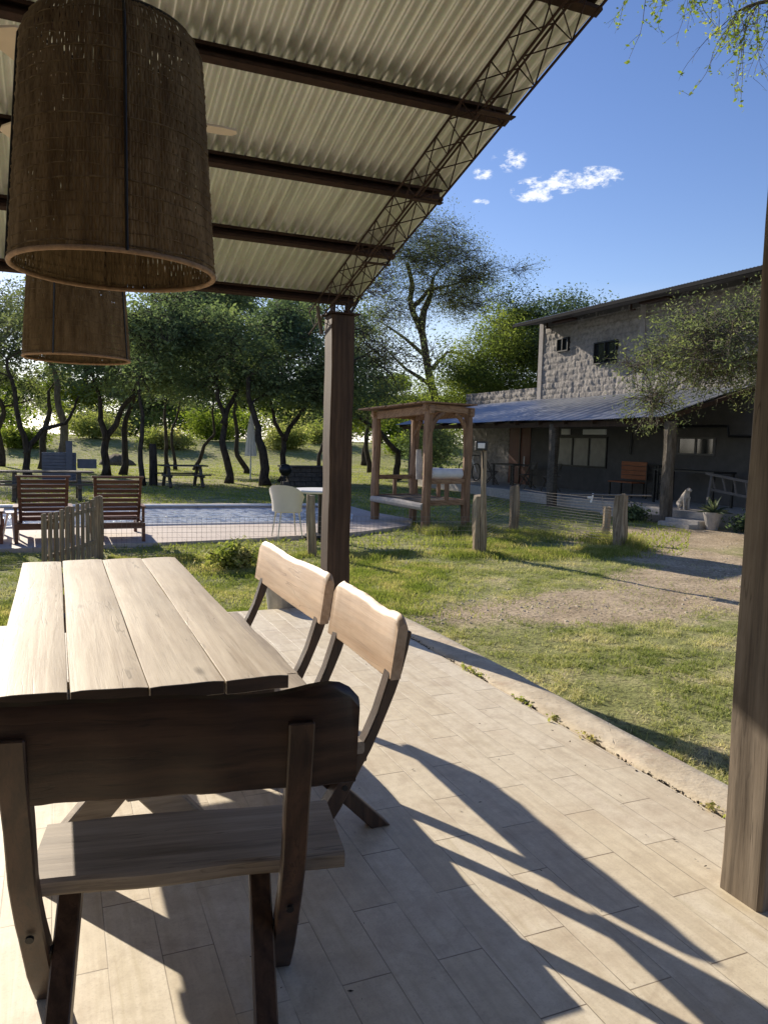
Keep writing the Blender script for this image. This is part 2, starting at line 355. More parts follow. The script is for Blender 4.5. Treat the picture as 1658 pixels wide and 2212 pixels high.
M_['leaf_dark'] = blade_mat('dark_green_leaves', (0.06, 0.095, 0.06), (0.12, 0.165, 0.095), (0.23, 0.28, 0.12), 0.42, 0.5)
M_['leaf_grey'] = blade_mat('grey_green_leaves', (0.085, 0.11, 0.065), (0.13, 0.155, 0.09), (0.18, 0.20, 0.10), 0.42, 0.6)
M_['leaf_bright'] = blade_mat('yellow_green_leaves', (0.09, 0.14, 0.02), (0.15, 0.20, 0.03), (0.23, 0.25, 0.06), 0.5, 0.5)
M_['scrub'] = blade_mat('sunlit_scrub_leaves', (0.14, 0.18, 0.05), (0.26, 0.29, 0.09), (0.42, 0.39, 0.19), 0.45, 0.6)
M_['agave'] = blade_mat('agave_leaf', (0.04, 0.07, 0.045), (0.08, 0.11, 0.07), (0.2, 0.22, 0.15), 0.15, 4)

def bark_mat(name, a, b):
    M = Mt(name, 0.95, spec=0.1)
    o = M.obj()
    n = M.noise(M.map(o, (9, 9, 2)), 1.5, 6, 0.7)
    M.col(M.ramp(n, [(0.35, a), (0.7, b)])); M.bump(n, 1.0, 0.05)
    return M.m
M_['bark'] = bark_mat('dark_bark', (0.028, 0.022, 0.018), (0.10, 0.085, 0.07))
M_['bark_pale'] = bark_mat('pale_bark', (0.08, 0.07, 0.055), (0.22, 0.19, 0.155))

def stone_mat(name, c1, c2, mort, bw=0.40, rh=0.20):
    M = Mt(name, 0.95, spec=0.15)
    o = M.obj(False)
    sx = M.new('ShaderNodeSeparateXYZ'); M.put(sx.inputs[0], o)
    cb = M.new('ShaderNodeCombineXYZ'); M.put(cb.inputs[0], M.ma('ADD', sx.outputs[1], 40.0)); M.put(cb.inputs[1], M.ma('ADD', sx.outputs[2], 10.0))
    br = M.new('ShaderNodeTexBrick', offset=0.5); M.put(br.inputs['Vector'], cb.outputs[0])
    for k, v in (('Scale', 1.0), ('Mortar Size', 0.012), ('Mortar Smooth', 0.6), ('Brick Width', bw), ('Row Height', rh)): br.inputs[k].default_value = v
    n = M.noise(o, 9, 6, 0.7)
    c = M.mix(M.ramp(n, [(0.42, 0.0), (0.7, 0.7)]), M.mix(M.noise(o, 2.5, 4), c1, c2), tuple(x * 0.5 for x in c1))
    M.col(c); M.bump(n, 1.0, 0.03)
    return M.m
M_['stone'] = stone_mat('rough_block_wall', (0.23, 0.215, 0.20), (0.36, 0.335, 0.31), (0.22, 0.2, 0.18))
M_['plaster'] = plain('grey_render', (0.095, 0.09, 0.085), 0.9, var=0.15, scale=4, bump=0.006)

def deck_mat():
    M = Mt('pale_pool_paving', 0.7, spec=0.3)
    o = M.obj(False)
    br = M.new('ShaderNodeTexBrick', offset=0.5); M.put(br.inputs['Vector'], o)
    for k, v in (('Scale', 1.0), ('Mortar Size', 0.008), ('Brick Width', 0.6), ('Row Height', 0.3)): br.inputs[k].default_value = v
    br.inputs['Color1'].default_value = (0.50, 0.43, 0.37, 1); br.inputs['Color2'].default_value = (0.57, 0.50, 0.43, 1); br.inputs['Mortar'].default_value = (0.33, 0.28, 0.24, 1)
    c = M.mix(M.ma('MULTIPLY', M.noise(o, 3, 5), 0.35), br.outputs['Color'], (0.42, 0.34, 0.28))
    M.col(c); return M.m
M_['deck'] = deck_mat()

def water_mat():
    M = Mt('pool_water', 0.06, spec=0.5)
    o = M.obj(False)
    vo = M.new('ShaderNodeTexVoronoi', feature='SMOOTH_F1'); M.put(vo.inputs['Vector'], M.map(o, (1, 0.55, 1))); vo.inputs['Scale'].default_value = 6
    n = M.noise(M.map(o, (1, 0.6, 1)), 10, 3, 0.5, 1.0)
    M.col(M.ramp(vo.outputs['Distance'], [(0.12, (0.20, 0.28, 0.46)), (0.45, (0.66, 0.72, 0.82))]))
    M.bump(M.ma('ADD', vo.outputs['Distance'], n), 1.0, 0.035)
    return M.m
M_['water'] = water_mat()

# ------------------------------------------------------------------ object helpers
def tag(o, label=None, cat=None, group=None, kind=None):
    if label: o['label'] = label
    if cat: o['category'] = cat
    if group: o['group'] = group
    if kind: o['kind'] = kind
    return o
def empty(name, loc, label=None, cat=None, group=None, rotz=0.0):
    o = bpy.data.objects.new(name, None); COL.objects.link(o)
    o.location = loc; o.rotation_euler = (0, 0, rotz); o.empty_display_size = 0.2
    return tag(o, label, cat, group)
def world_of(p):
    m = Matrix.Identity(4)
    while p is not None:
        m = p.matrix_basis @ m; p = p.parent
    return m
class G:
    """collects shapes, then links them as one mesh object"""
    def __init__(s): s.v = []; s.f = []
    def add(s, v, f):
        b = len(s.v); s.v += [tuple(x) for x in v]; s.f += [tuple(i + b for i in q) for q in f]; return s
    def box(s, c, d, rot=None):
        hx, hy, hz = d[0] / 2, d[1] / 2, d[2] / 2
        v = [Vector((x, y, z)) for z in (-hz, hz) for x, y in ((-hx, -hy), (hx, -hy), (hx, hy), (-hx, hy))]
        if rot is not None: v = [rot @ p for p in v]
        c = Vector(c); v = [p + c for p in v]
        return s.add(v, [(3, 2, 1, 0), (4, 5, 6, 7), (0, 1, 5, 4), (1, 2, 6, 5), (2, 3, 7, 6), (3, 0, 4, 7)])
    def b2(s, x0, x1, y0, y1, z0, z1): return s.box(((x0 + x1) / 2, (y0 + y1) / 2, (z0 + z1) / 2), (x1 - x0, y1 - y0, z1 - z0))
    def bar(s, a, b, w, h, up=(0, 0, 1)):
        """box bar from a to b, w across, h along up"""
        a = Vector(a); b = Vector(b); d = b - a; L = d.length; d.normalize(); u = Vector(up); r = d.cross(u).normalized(); u = r.cross(d).normalized()
        rot = Matrix((r, d, u)).transposed()
        return s.box((a + b) / 2, (w, L, h), rot)
    def tube(s, pts, rad, n=8, cap=True):
        pts = [Vector(p) for p in pts]
        if not hasattr(rad, '__len__'): rad = [rad] * len(pts)
        v = []; f = []
        ref = None
        for i, p in enumerate(pts):
            t = (pts[min(i + 1, len(pts) - 1)] - pts[max(i - 1, 0)])
            if t.length < 1e-9: t = Vector((0, 0, 1))
            t.normalize()
            if ref is None: ref = t.orthogonal().normalized()
            r = (ref - t * ref.dot(t))
            if r.length < 1e-6: r = t.orthogonal()
            r.normalize(); ref = r; q = t.cross(r)
            for k in range(n):
                a = 2 * math.pi * k / n
                v.append(p + (r * math.cos(a) + q * math.sin(a)) * rad[i])
        for i in range(len(pts) - 1):
            for k in range(n):
                k2 = (k + 1) % n
                f.append((i * n + k, i * n + k2, (i + 1) * n + k2, (i + 1) * n + k))
        if cap: f.append(tuple(reversed(range(n)))); f.append(tuple((len(pts) - 1) * n + k for k in range(n)))
        return s.add(v, f)
    def lathe(s, prof, c=(0, 0, 0), n=20):
        v = []; f = []
        for r, z in prof:
            for k in range(n):
                a = 2 * math.pi * k / n; v.append((c[0] + r * math.cos(a), c[1] + r * math.sin(a), c[2] + z))
        for i in range(len(prof) - 1):
            for k in range(n):
                k2 = (k + 1) % n; f.append((i * n + k, i * n + k2, (i + 1) * n + k2, (i + 1) * n + k))
        f.append(tuple(reversed(range(n)))); f.append(tuple((len(prof) - 1) * n + k for k in range(n)))
        return s.add(v, f)
    def prism(s, poly, a, b, fn):
        """poly in 2-D (p,q); fn(p,q,t) gives the point, t=a..b"""
        n = len(poly); v = [fn(p, q, a) for p, q in poly] + [fn(p, q, b) for p, q in poly]
        f = [tuple(reversed(range(n))), tuple(range(n, 2 * n))] + [(i, (i + 1) % n, n + (i + 1) % n, n + i) for i in range(n)]
        return s.add(v, f)
    def build(s, name, mat, parent=None, bevel=0.0, smooth=False, world=True, seg=1, jitter=0.0):
        me = bpy.data.meshes.new(name)
        v = s.v
        if parent is not None and world:
            im = world_of(parent).inverted(); v = [im @ Vector(p) for p in v]
        if jitter: v = [Vector(p) + Vector((random.uniform(-1, 1), random.uniform(-1, 1), random.uniform(-1, 1))) * jitter for p in v]
        me.from_pydata([tuple(p) for p in v], [], s.f)
        bm = bmesh.new(); bm.from_mesh(me)
        bmesh.ops.recalc_face_normals(bm, faces=bm.faces)
        if bevel: bmesh.ops.bevel(bm, geom=[e for e in bm.edges if len(e.link_faces) == 2 and e.calc_face_angle(0) > 0.5], offset=bevel, segments=seg, affect='EDGES', profile=0.6)
        bm.to_mesh(me); bm.free()
        if smooth == 'auto':
            me.polygons.foreach_set('use_smooth', [True] * len(me.polygons)); me.set_sharp_from_angle(angle=R(32))
        elif smooth:
            me.polygons.foreach_set('use_smooth', [True] * len(me.polygons))
        me.materials.append(M_[mat] if isinstance(mat, str) else mat)
        o = bpy.data.objects.new(name, me); COL.objects.link(o)
        if parent is not None: o.parent = parent
        return o
def np_mesh(name, V, F, mat, parent=None, smooth=False):
    """V (n,3) array, F (m,k) array of equal-sized faces"""
    if parent is not None:
        im = np.array(world_of(parent).inverted()); V = V @ im[:3, :3].T + im[:3, 3]
    me = bpy.data.meshes.new(name)
    me.vertices.add(len(V)); me.vertices.foreach_set('co', np.ascontiguousarray(V, dtype=np.float32).ravel())
    k = F.shape[1]
    me.loops.add(F.size); me.loops.foreach_set('vertex_index', np.ascontiguousarray(F, dtype=np.int32).ravel())
    me.polygons.add(len(F)); me.polygons.foreach_set('loop_start', np.arange(0, F.size, k, dtype=np.int32))
    try: me.polygons.foreach_set('loop_total', np.full(len(F), k, dtype=np.int32))
    except Exception: pass
    if smooth: me.polygons.foreach_set('use_smooth', np.ones(len(F), dtype=bool))
    me.update(calc_edges=True); me.validate()
    me.materials.append(M_[mat] if isinstance(mat, str) else mat)
    o = bpy.data.objects.new(name, me); COL.objects.link(o)
    if parent is not None: o.parent = parent
    return o
def vnoise(x, y, seed=0):
    """smooth value noise on arrays"""
    xi = np.floor(x).astype(np.int64); yi = np.floor(y).astype(np.int64); fx = x - xi; fy = y - yi
    fx = fx * fx * (3 - 2 * fx); fy = fy * fy * (3 - 2 * fy)
    def h(a, b):
        n = (a * 374761393 + b * 668265263 + seed * 982451653) & 0x7fffffff
        n = ((n ^ (n >> 13)) * 1274126177) & 0x7fffffff
        return ((n ^ (n >> 16)) & 0xffff) / 65535.0
    return (h(xi, yi) * (1 - fx) + h(xi + 1, yi) * fx) * (1 - fy) + (h(xi, yi + 1) * (1 - fx) + h(xi + 1, yi + 1) * fx) * fy
def fbm(x, y, seed=0, o=4):
    s = 0; a = 0.5
    for i in range(o): s = s + a * vnoise(x * 2 ** i, y * 2 ** i, seed + i); a *= 0.5
    return s
def grid(name, P, mat, parent=None, smooth=True):
    """P (nu,nv,3) array"""
    nu, nv = P.shape[:2]; idx = np.arange(nu * nv).reshape(nu, nv)
    F = np.stack([idx[:-1, :-1], idx[1:, :-1], idx[1:, 1:], idx[:-1, 1:]], -1).reshape(-1, 4)
    return np_mesh(name, P.reshape(-1, 3), F, mat, parent, smooth)
def copy_tree(o, parent=None):
    c = o.copy(); COL.objects.link(c); c.parent = parent
    for ch in [x for x in bpy.data.objects if x.parent == o]: copy_tree(ch, c)
    return c

# ================================================================== THE SETTING
DECK_EDGE = [(-14, 11.0), (-0.7, 11.4), (2.5, 11.8), (4.7, 12.3), (6.2, 13.2), (6.75, 14.3), (6.5, 16.0), (6.6, 18.3), (-14, 19.2)]
POOL = [(-13, 13.7), (1.3, 13.95), (4.6, 13.98), (5.4, 14.3), (5.75, 15.2), (5.85, 17.8), (-13, 18.7)]
def inside(poly, x, y):
    c = np.zeros(x.shape, bool); n = len(poly)
    for i in range(n):
        x0, y0 = poly[i]; x1, y1 = poly[(i + 1) % n]
        with np.errstate(divide='ignore', invalid='ignore'):
            t = ((y0 > y) != (y1 > y)) & (x < (x1 - x0) * (y - y0) / (y1 - y0 + 1e-12) + x0)
        c ^= t
    return c
def gz(x, y):
    x = np.asarray(x, float); y = np.asarray(y, float)
    z = -0.115 + 0.05 * (fbm(x * 0.6, y * 0.6, 3) - 0.47) + 0.02 * (fbm(x * 3, y * 3, 5) - 0.47)
    s = np.clip((y - 46) / 17, 0, 1); z = z + s * s * (3 - 2 * s) * 1.5
    return z
us = np.concatenate([np.linspace(-300, -15, 30)[:-1], np.linspace(-15, 2.4, 88)[:-1], np.linspace(2.4, 12, 150)[:-1], np.linspace(12, 30, 60)[:-1], np.linspace(30, 400, 40)])
vs = np.concatenate([np.linspace(-60, -4, 14)[:-1], np.linspace(-4, 13, 220)[:-1], np.linspace(13, 60, 180)[:-1], np.linspace(60, 900, 60)])
X, Y = np.meshgrid(us, vs, indexing='ij')
Z = gz(X, Y)
Z = np.where(inside(DECK_EDGE, X, Y), -0.5, Z)
Z = np.where((X < 2.35) & (Y < 6.3) & (Y > -3.5) & (X > -6.5), -0.4, Z)
tag(grid('lawn_ground', np.stack([X, Y, Z], -1), 'ground'), kind='structure')

# patio floor
g = G(); g.b2(-6.4, 2.5, -3.4, 6.55, -0.2, 0.0)
tag(g.build('patio_floor', 'floor'), kind='structure')
# kerb: rough cement strip, curving in at its far end
n_ = 170; ys = np.linspace(-3.4, 6.6, n_)
inner = 2.508 + 0.022 * np.clip(fbm(ys * 3.3, ys * 0, 17) * 2.2 - 0.75, 0, 1); outer = 2.785 + 0.008 * np.sin(ys * 1.7) - np.clip(ys - 5.4, 0, 9) ** 2 * 0.06
prof = [(0, -0.25), (0, -0.012), (0.02, 0.0), (0.25, 0.006), (0.5, 0.008), (0.75, 0.004), (0.975, 0.0), (1.0, -0.012), (1.01, -0.3)]
P = np.zeros((n_, len(prof), 3))
for j, (t, z) in enumerate(prof):
    P[:, j, 0] = inner + (outer - inner) * t + (0.010 * (fbm(ys * 5, ys * 0 + j * 0.7, 9) - 0.47) if t > 0 else 0.012 * (fbm(ys * 9, ys * 0, 4) - 0.3))
    P[:, j, 1] = ys
    P[:, j, 2] = z + (0.007 * (fbm(ys * 4, ys * 0 + j * 0.9, 2) - 0.47) if z > -0.1 else 0)
tag(grid('kerb', P, 'kerb'), kind='structure')

# pool deck with a hole, coping, water
def ring(outer, inner, z0, z1):
    n = 160
    def samp(poly):
        pts = [Vector((*p, 0)) for p in poly]; cx = Vector((-2, 16, 0)); out = []
        for k in range(n):
            a = 2 * math.pi * k / n; d = Vector((math.cos(a) * 6, math.sin(a), 0)); best = 0
            for i in range(len(pts)):
                p, q = pts[i] - cx, pts[(i + 1) % len(pts)] - cx
                e = q - p; den = d.x * e.y - d.y * e.x
                if abs(den) < 1e-9: continue
                t = (p.x * e.y - p.y * e.x) / den; u = (p.x * d.y - p.y * d.x) / den
                if t > 0 and 0 <= u <= 1: best = max(best, t)
            out.append(cx + d * best)
        return out
    A, B = samp(outer), samp(inner)
    v = [(p.x, p.y, z1) for p in A] + [(p.x, p.y, z1) for p in B] + [(p.x, p.y, z0) for p in A] + [(p.x, p.y, z0 - 0.1) for p in B]
    f = []
    for k in range(n):
        j = (k + 1) % n
        f += [(k, j, n + j, n + k), (2 * n + k, 2 * n + j, j, k), (n + k, n + j, 3 * n + j, 3 * n + k)]
    return v, f
g = G(); g.add(*ring(DECK_EDGE, POOL, -0.25, -0.06)); tag(g.build('pool_deck', 'deck'), kind='structure')
g = G(); g.add([(x, y, -0.12) for x, y in [(-13.5, 13.4), (6.2, 13.4), (6.2, 18.6), (-13.5, 18.9)]], [(0, 1, 2, 3)])
tag(g.build('pool_water', 'water'), kind='structure')
g = G()
cop = POOL[:-1]
for a, b in zip(cop[:-1], cop[1:]): g.bar((a[0], a[1] - 0.0, -0.05), (b[0], b[1], -0.05), 0.07, 0.036)
g.bar((-13, 18.7, -0.05), (5.85, 17.8, -0.05), 0.12, 0.036)
tag(g.build('pool_coping', 'white'), kind='structure')

# ================================================================== PAVILION
SL = 0.275
def rz(y): return 2.74 + SL * (6.6 - y)      # underside plane of the roof sheet
pav = empty('pavilion', (2.2, 6.2, 0), 'open pavilion with corrugated tin roof on square timber posts, covering the patio', 'pavilion')
pitch = 0.069
xs = np.arange(-6.5, 2.5 + 1e-6, pitch / 8); yy = np.linspace(-2.6, 6.62, 40)
X, Y = np.meshgrid(xs, yy, indexing='ij')
lap = ((X + 6.5) / (pitch * 15)) % 1.0
Z = rz(Y) + 0.0250 * np.sin(2 * math.pi * X / pitch) + 0.020 + 0.006 * lap + 0.006 * np.sin(Y * 3.1 + X) + 0.004 * (vnoise(X * 1.7, Y * 2, 8) - 0.5)
grid('roof_sheet', np.stack([X, Y, Z], -1), 'tin', pav)
tl = math.atan(SL)
for y in (-1.55, -0.75, 0.05, 0.85, 1.65, 2.45, 3.25, 4.06, 4.87, 5.65, 6.49):
    z = rz(y) - 0.008
    rot = Matrix.Rotation(-tl, 3, 'X')
    g = G()
    x0, x1 = -6.45, 2.43
    for (dy, dz, sy, sz) in ((0, -0.040, 0.006, 0.08), (-0.022, -0.078, 0.05, 0.006), (-0.022, -0.003, 0.05, 0.006), (-0.046, -0.070, 0.005, 0.02), (-0.046, -0.012, 0.005, 0.02)):
        c = rot @ Vector((0, dy, dz)); g.box(((x0 + x1) / 2, y + c.y, z + c.z), (x1 - x0, sy, sz), rot)
    g.build('purlin', 'rust', pav)
# lattice girder of bent rods
g = G(); gx0, gx1 = 2.055, 2.225; ya, yb = 6.58, -2.4
def gp(x, y, dz): return (x, y, rz(y) + dz)
T, Bt = -0.125, -0.315
for x in (gx0, gx1):
    for dz in (T, Bt): g.tube([gp(x, ya, dz), gp(x, yb, dz)], 0.0075, 6)
st = 0.30; k = 0; y = ya
while y > yb + st:
    for x in (gx0, gx1): g.tube([gp(x, y, T), gp(x, y - st / 2, Bt), gp(x, y - st, T)], 0.0042, 5)
    g.tube([gp(gx0, y, Bt), gp(gx1, y - st / 2, Bt), gp(gx0, y - st, Bt)], 0.004, 5)
    g.tube([gp(gx1, y, T), gp(gx0, y - st / 2, T), gp(gx1, y - st, T)], 0.004, 5)
    y -= st
for y in (5.26, 4.46, 3.65, 2.85): g.box(gp((gx0 + gx1) / 2, y, Bt - 0.012), (0.21, 0.05, 0.006))
g.build('lattice_girder', 'rust', pav)
def post(x, y, s, h, mat):
    g = G(); n = 26
    for i in range(n):
        z = -0.02 + (h + 0.02) * i / (n - 1)
        w = s / 2 * (1 + 0.012 * math.sin(i * 1.3 + x)); dx = 0.003 * math.sin(i * 0.7)
        c = 0.012
        ring_ = [(-w + c, -w), (w - c, -w), (w, -w + c), (w, w - c), (w - c, w), (-w + c, w), (-w, w - c), (-w, -w + c)]
        g.v += [(x + a + dx + random.uniform(-.0012, .0012), y + b + random.uniform(-.0012, .0012), z) for a, b in ring_]
        if i:
            b0 = (i - 1) * 8
            for k in range(8): g.f.append((b0 + k, b0 + (k + 1) % 8, b0 + 8 + (k + 1) % 8, b0 + 8 + k))
    g.f.append(tuple(range(7, -1, -1))); g.f.append(tuple((n - 1) * 8 + k for k in range(8)))
    return g.build('post', mat, pav, smooth='auto')
p1 = post(2.205, 6.20, 0.20, 2.54, 'post_red'); p1['label'] = 'square brown timber post at the far corner of the patio'
p2 = post(2.178, 1.782, 0.172, rz(1.78) - 0.33, 'post'); p2['label'] = 'near grey-brown timber post at the right edge of the patio'
g = G(); g.b2(-6.4, 2.4, -2.62, -2.45, 0.0, rz(-2.4) - 0.14); g.build('added_shade_wall', 'shadewall', pav)  # added unseen wall behind the camera, blocks sky light under the roof
g = G(); g.box((2.205, 6.2, 2.553), (0.26, 0.26, 0.012)); g.box((2.14, 6.2, 2.61), (0.008, 0.12, 0.11)); g.box((2.27, 6.2, 2.61), (0.008, 0.12, 0.11)); g.build('post_bracket', 'rust', pav)
g = G(); g.bar((2.02, 6.25, 2.62), (2.04, 6.18, 2.38), 0.03, 0.012); g.build('hanging_strip', 'post', pav)

# ================================================================== TABLE
tb = empty('dining_table', (0.24, 3.48, 0), 'long plank dining table of four pale bleached boards standing on the patio', 'table')
sx_ = [-0.178, 0.024, 0.241, 0.460, 0.656]
near = [2.285, 2.272, 2.243, 2.243]; near2 = [2.28, 2.255, 2.25, 2.246]; far = [4.70, 4.728, 4.72, 4.71]
for i in range(4):
    a, b = sx_[i] + (0.005 if i == 1 else 0.0015), sx_[i + 1] - 0.0015
    nx_, ny_ = 7, 36
    P = np.zeros((ny_, 2 * nx_ + 2, 3))
    for r_ in range(ny_):
        t = r_ / (ny_ - 1); 
        for c_ in range(2 * nx_ + 2):
            top = c_ <= nx_
            u = (c_ / nx_) if top else 1 - (c_ - nx_ - 1) / nx_
            y0 = near[i] + (near2[i] - near[i]) * u + 0.003 * math.sin(u * 7 + i)
            y = y0 + (far[i] - y0) * t
            wob = 0.0009 * math.sin(t * 11 + i * 2)
            x = a + (b - a) * u + (wob if u in (0.0, 1.0) else 0)
            z = 0.78 - 0.004 * (2 * u - 1) ** 4 if top else 0.735
            if top: z += 0.0015 * math.sin(t * 9 + i + u * 3)
            P[r_, c_] = (x, y, z)
    g = G(); nc = 2 * nx_ + 2; g.v = [tuple(p) for p in P.reshape(-1, 3)]
    for r_ in range(ny_ - 1):
        for c_ in range(nc):
            d_ = (c_ + 1) % nc; g.f.append((r_ * nc + c_, r_ * nc + d_, (r_ + 1) * nc + d_, (r_ + 1) * nc + c_))
    g.f.append(tuple(range(nc))); g.f.append(tuple((ny_ - 1) * nc + k for k in reversed(range(nc))))
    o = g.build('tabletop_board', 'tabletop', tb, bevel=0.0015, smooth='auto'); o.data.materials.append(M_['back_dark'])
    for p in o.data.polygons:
        if abs(p.normal.y) > 0.8: p.material_index = 1  # board ends: dark end grain, with their shade also put into the colour
for y in (2.40, 3.48, 4.52):
    g = G(); g.b2(-0.15, 0.64, y - 0.05, y + 0.05, 0.668, 0.733); g.build('batten', 'leg', tb, bevel=0.004)
for y in (2.72, 4.24):
    for s_ in (-1, 1):
        g = G(); g.bar((0.24 - s_ * 0.30, y + s_ * 0.036, 0.0), (0.24 + s_ * 0.28, y + s_ * 0.036, 0.67), 0.07, 0.11, (0, 0, 1)); g.build('leg', 'seat', tb, bevel=0.006)
g = G(); g.b2(0.20, 0.28, 2.55, 4.41, 0.30, 0.39); g.build('stretcher', 'seat', tb, bevel=0.005)

# ================================================================== BENCHES
# local frame: x along the bench, y = outward (away from the table), z up; origin on the floor below the outer seat edge
def make_bench(L, xs0, xs1, sup, wavy, back_x, sname, mats, lobe=0.0, zb=(0.615, 0.855)):
    root = empty('bench', (0, 0, 0))
    back, leg, seat = mats
    # seat
    g = G(); n = 22
    for i in range(n):
        t = i / (n - 1); x = xs0 + (xs1 - xs0) * t
        w0 = -0.305 + 0.008 * math.sin(t * 7); w1 = 0.0 + 0.006 * math.sin(t * 11 + 1)
        c = 0.008
        g.v += [(x, w0, 0.375), (x, w1 - 0.006, 0.375), (x, w1, 0.383), (x, w1, 0.412), (x, w1 - c, 0.42), (x, w0 + c, 0.42), (x, w0, 0.412), (x, w0, 0.383)]
        if i:
            b0 = (i - 1) * 8
            for k in range(8): g.f.append((b0 + k, b0 + (k + 1) % 8, b0 + 8 + (k + 1) % 8, b0 + 8 + k))
    g.f.append(tuple(range(7, -1, -1))); g.f.append(tuple((n - 1) * 8 + k for k in range(8)))
    g.build('seat', seat, root, world=False, smooth='auto')
    # live-edge backrest board
    g = G(); n = 44; x0, x1 = back_x
    for i in range(n):
        t = i / (n - 1); x = x0 + (x1 - x0) * t
        e = min(t, 1 - t) * (x1 - x0)
        rd = 0.045 * max(0, 1 - e / 0.05) ** 2
        zt = zb[1] + 0.009 * math.sin(t * 5.5 + wavy) + 0.003 * math.sin(t * 14 + wavy * 2) + 0.0010 * math.sin(t * 37 + wavy) - rd * 0.7 + lobe * math.exp(-((t - 0.085) / 0.10) ** 2)
        z0 = zb[0] + 0.004 * math.sin(t * 5 + wavy)
        th = 0.042 + 0.003 * math.sin(t * 31 + wavy)
        bow = 0.012 * math.sin(t * math.pi)
        def yy_(z): return 0.122 + (z - zb[0]) * 0.14 + bow * 0.3
        pr = [(0, z0 + .004), (0.004, z0), (th - .004, z0), (th, z0 + .004), (th, zt - 0.02), (th - 0.008, zt - 0.004), (th * 0.55, zt + 0.002), (0.008, zt - 0.008), (0, zt - 0.022)]
        m_ = len(pr)
        g.v += [(x + random.uniform(-.0008, .0008), yy_(z) + dy, z + random.uniform(-.0012, .0012)) for dy, z in pr]
        if i:
            b0 = (i - 1) * m_
            for k in range(m_): g.f.append((b0 + k, b0 + (k + 1) % m_, b0 + m_ + (k + 1) % m_, b0 + m_ + k))
    g.f.append(tuple(range(m_ - 1, -1, -1))); g.f.append(tuple((n - 1) * m_ + k for k in range(m_)))
    g.build('backrest', back, root, world=False, smooth='auto')
    # curved supports and crossing straight legs
    out = [(-0.160, 0.0), (-0.110, 0.065), (-0.060, 0.135), (-0.012, 0.225), (0.025, 0.292), (0.056, 0.345), (0.088, 0.413), (0.118, 0.482), (0.150, 0.558), (0.176, 0.633), (0.200, 0.725), (0.212, 0.790)]
    inn = [(0.160, 0.790), (0.150, 0.73), (0.131, 0.655), (0.108, 0.58), (0.079, 0.49), (0.043, 0.41), (0.000, 0.335), (-0.050, 0.26), (-0.100, 0.187), (-0.165, 0.09), (-0.228, 0.0)]
    dz = zb[1] - 0.855
    for k, xq in enumerate(sup):
        sgn = -1 if k == 0 else 1
        fo = lambda p, q, t: (t, p, q + (dz if q > 0.5 else 0))
        g = G(); g.prism(out + inn, xq - 0.030, xq + 0.030, fo); o = g.build('back_support', leg, root, bevel=0.004, world=False, smooth='auto')
        xi = xq - sgn * 0.062
        g = G(); g.prism([(0.175, 0.0), (0.095, 0.0), (-0.275, 0.372), (-0.205, 0.374)], xi - 0.029, xi + 0.029, fo); g.build('leg', leg, root, bevel=0.004, world=False)
        g = G(); g.tube([(xq - 0.034, -0.045, 0.215), (xq + 0.034, -0.045, 0.215)], 0.011, 10); g.build('bolt', 'black', root, world=False); g = G(); g.tube([(xq, 0.040, 0.305), (xq, 0.0475, 0.303)], 0.010, 10); g.build('bolt', 'black', root, world=False)
    xa, xb = sup
    g = G(); g.b2(xa + 0.03, xb - 0.03, -0.30, -0.24, 0.34, 0.374); g.build('stretcher', leg, root, bevel=0.003, world=False)
    return root
GRP = 'live-edge benches around the patio table'
bA = make_bench(0.75, -0.44, 0.43, (-0.28, 0.32), 0.6, (-0.365, 0.36), 'a', ('back', 'leg', 'seat'))
bA.location = (1.02, 2.93, 0); bA.rotation_euler = (0, 0, -math.pi / 2)
tag(bA, 'short live-edge bench on the right of the table, the nearer one with the honey-coloured backrest', 'bench', GRP)
bB = make_bench(1.3, -0.61, 0.73, (-0.53, 0.56), 2.1, (-0.68, 0.63), 'b', ('back', 'leg', 'seat'))
bB.location = (1.035, 4.09, 0); bB.rotation_euler = (0, 0, -math.pi / 2)
tag(bB, 'longer live-edge bench on the right of the table, the farther one beside the corner post', 'bench', GRP)
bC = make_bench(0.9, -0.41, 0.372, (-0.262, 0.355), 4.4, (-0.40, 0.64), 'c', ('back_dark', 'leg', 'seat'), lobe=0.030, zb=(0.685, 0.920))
bC.location = (0.287, 1.888, 0)
bC.rotation_euler = (0, 0, R(170.7))
tag(bC, 'dark-backed bench in shade at the near end of the table, back toward the camera', 'bench', GRP)

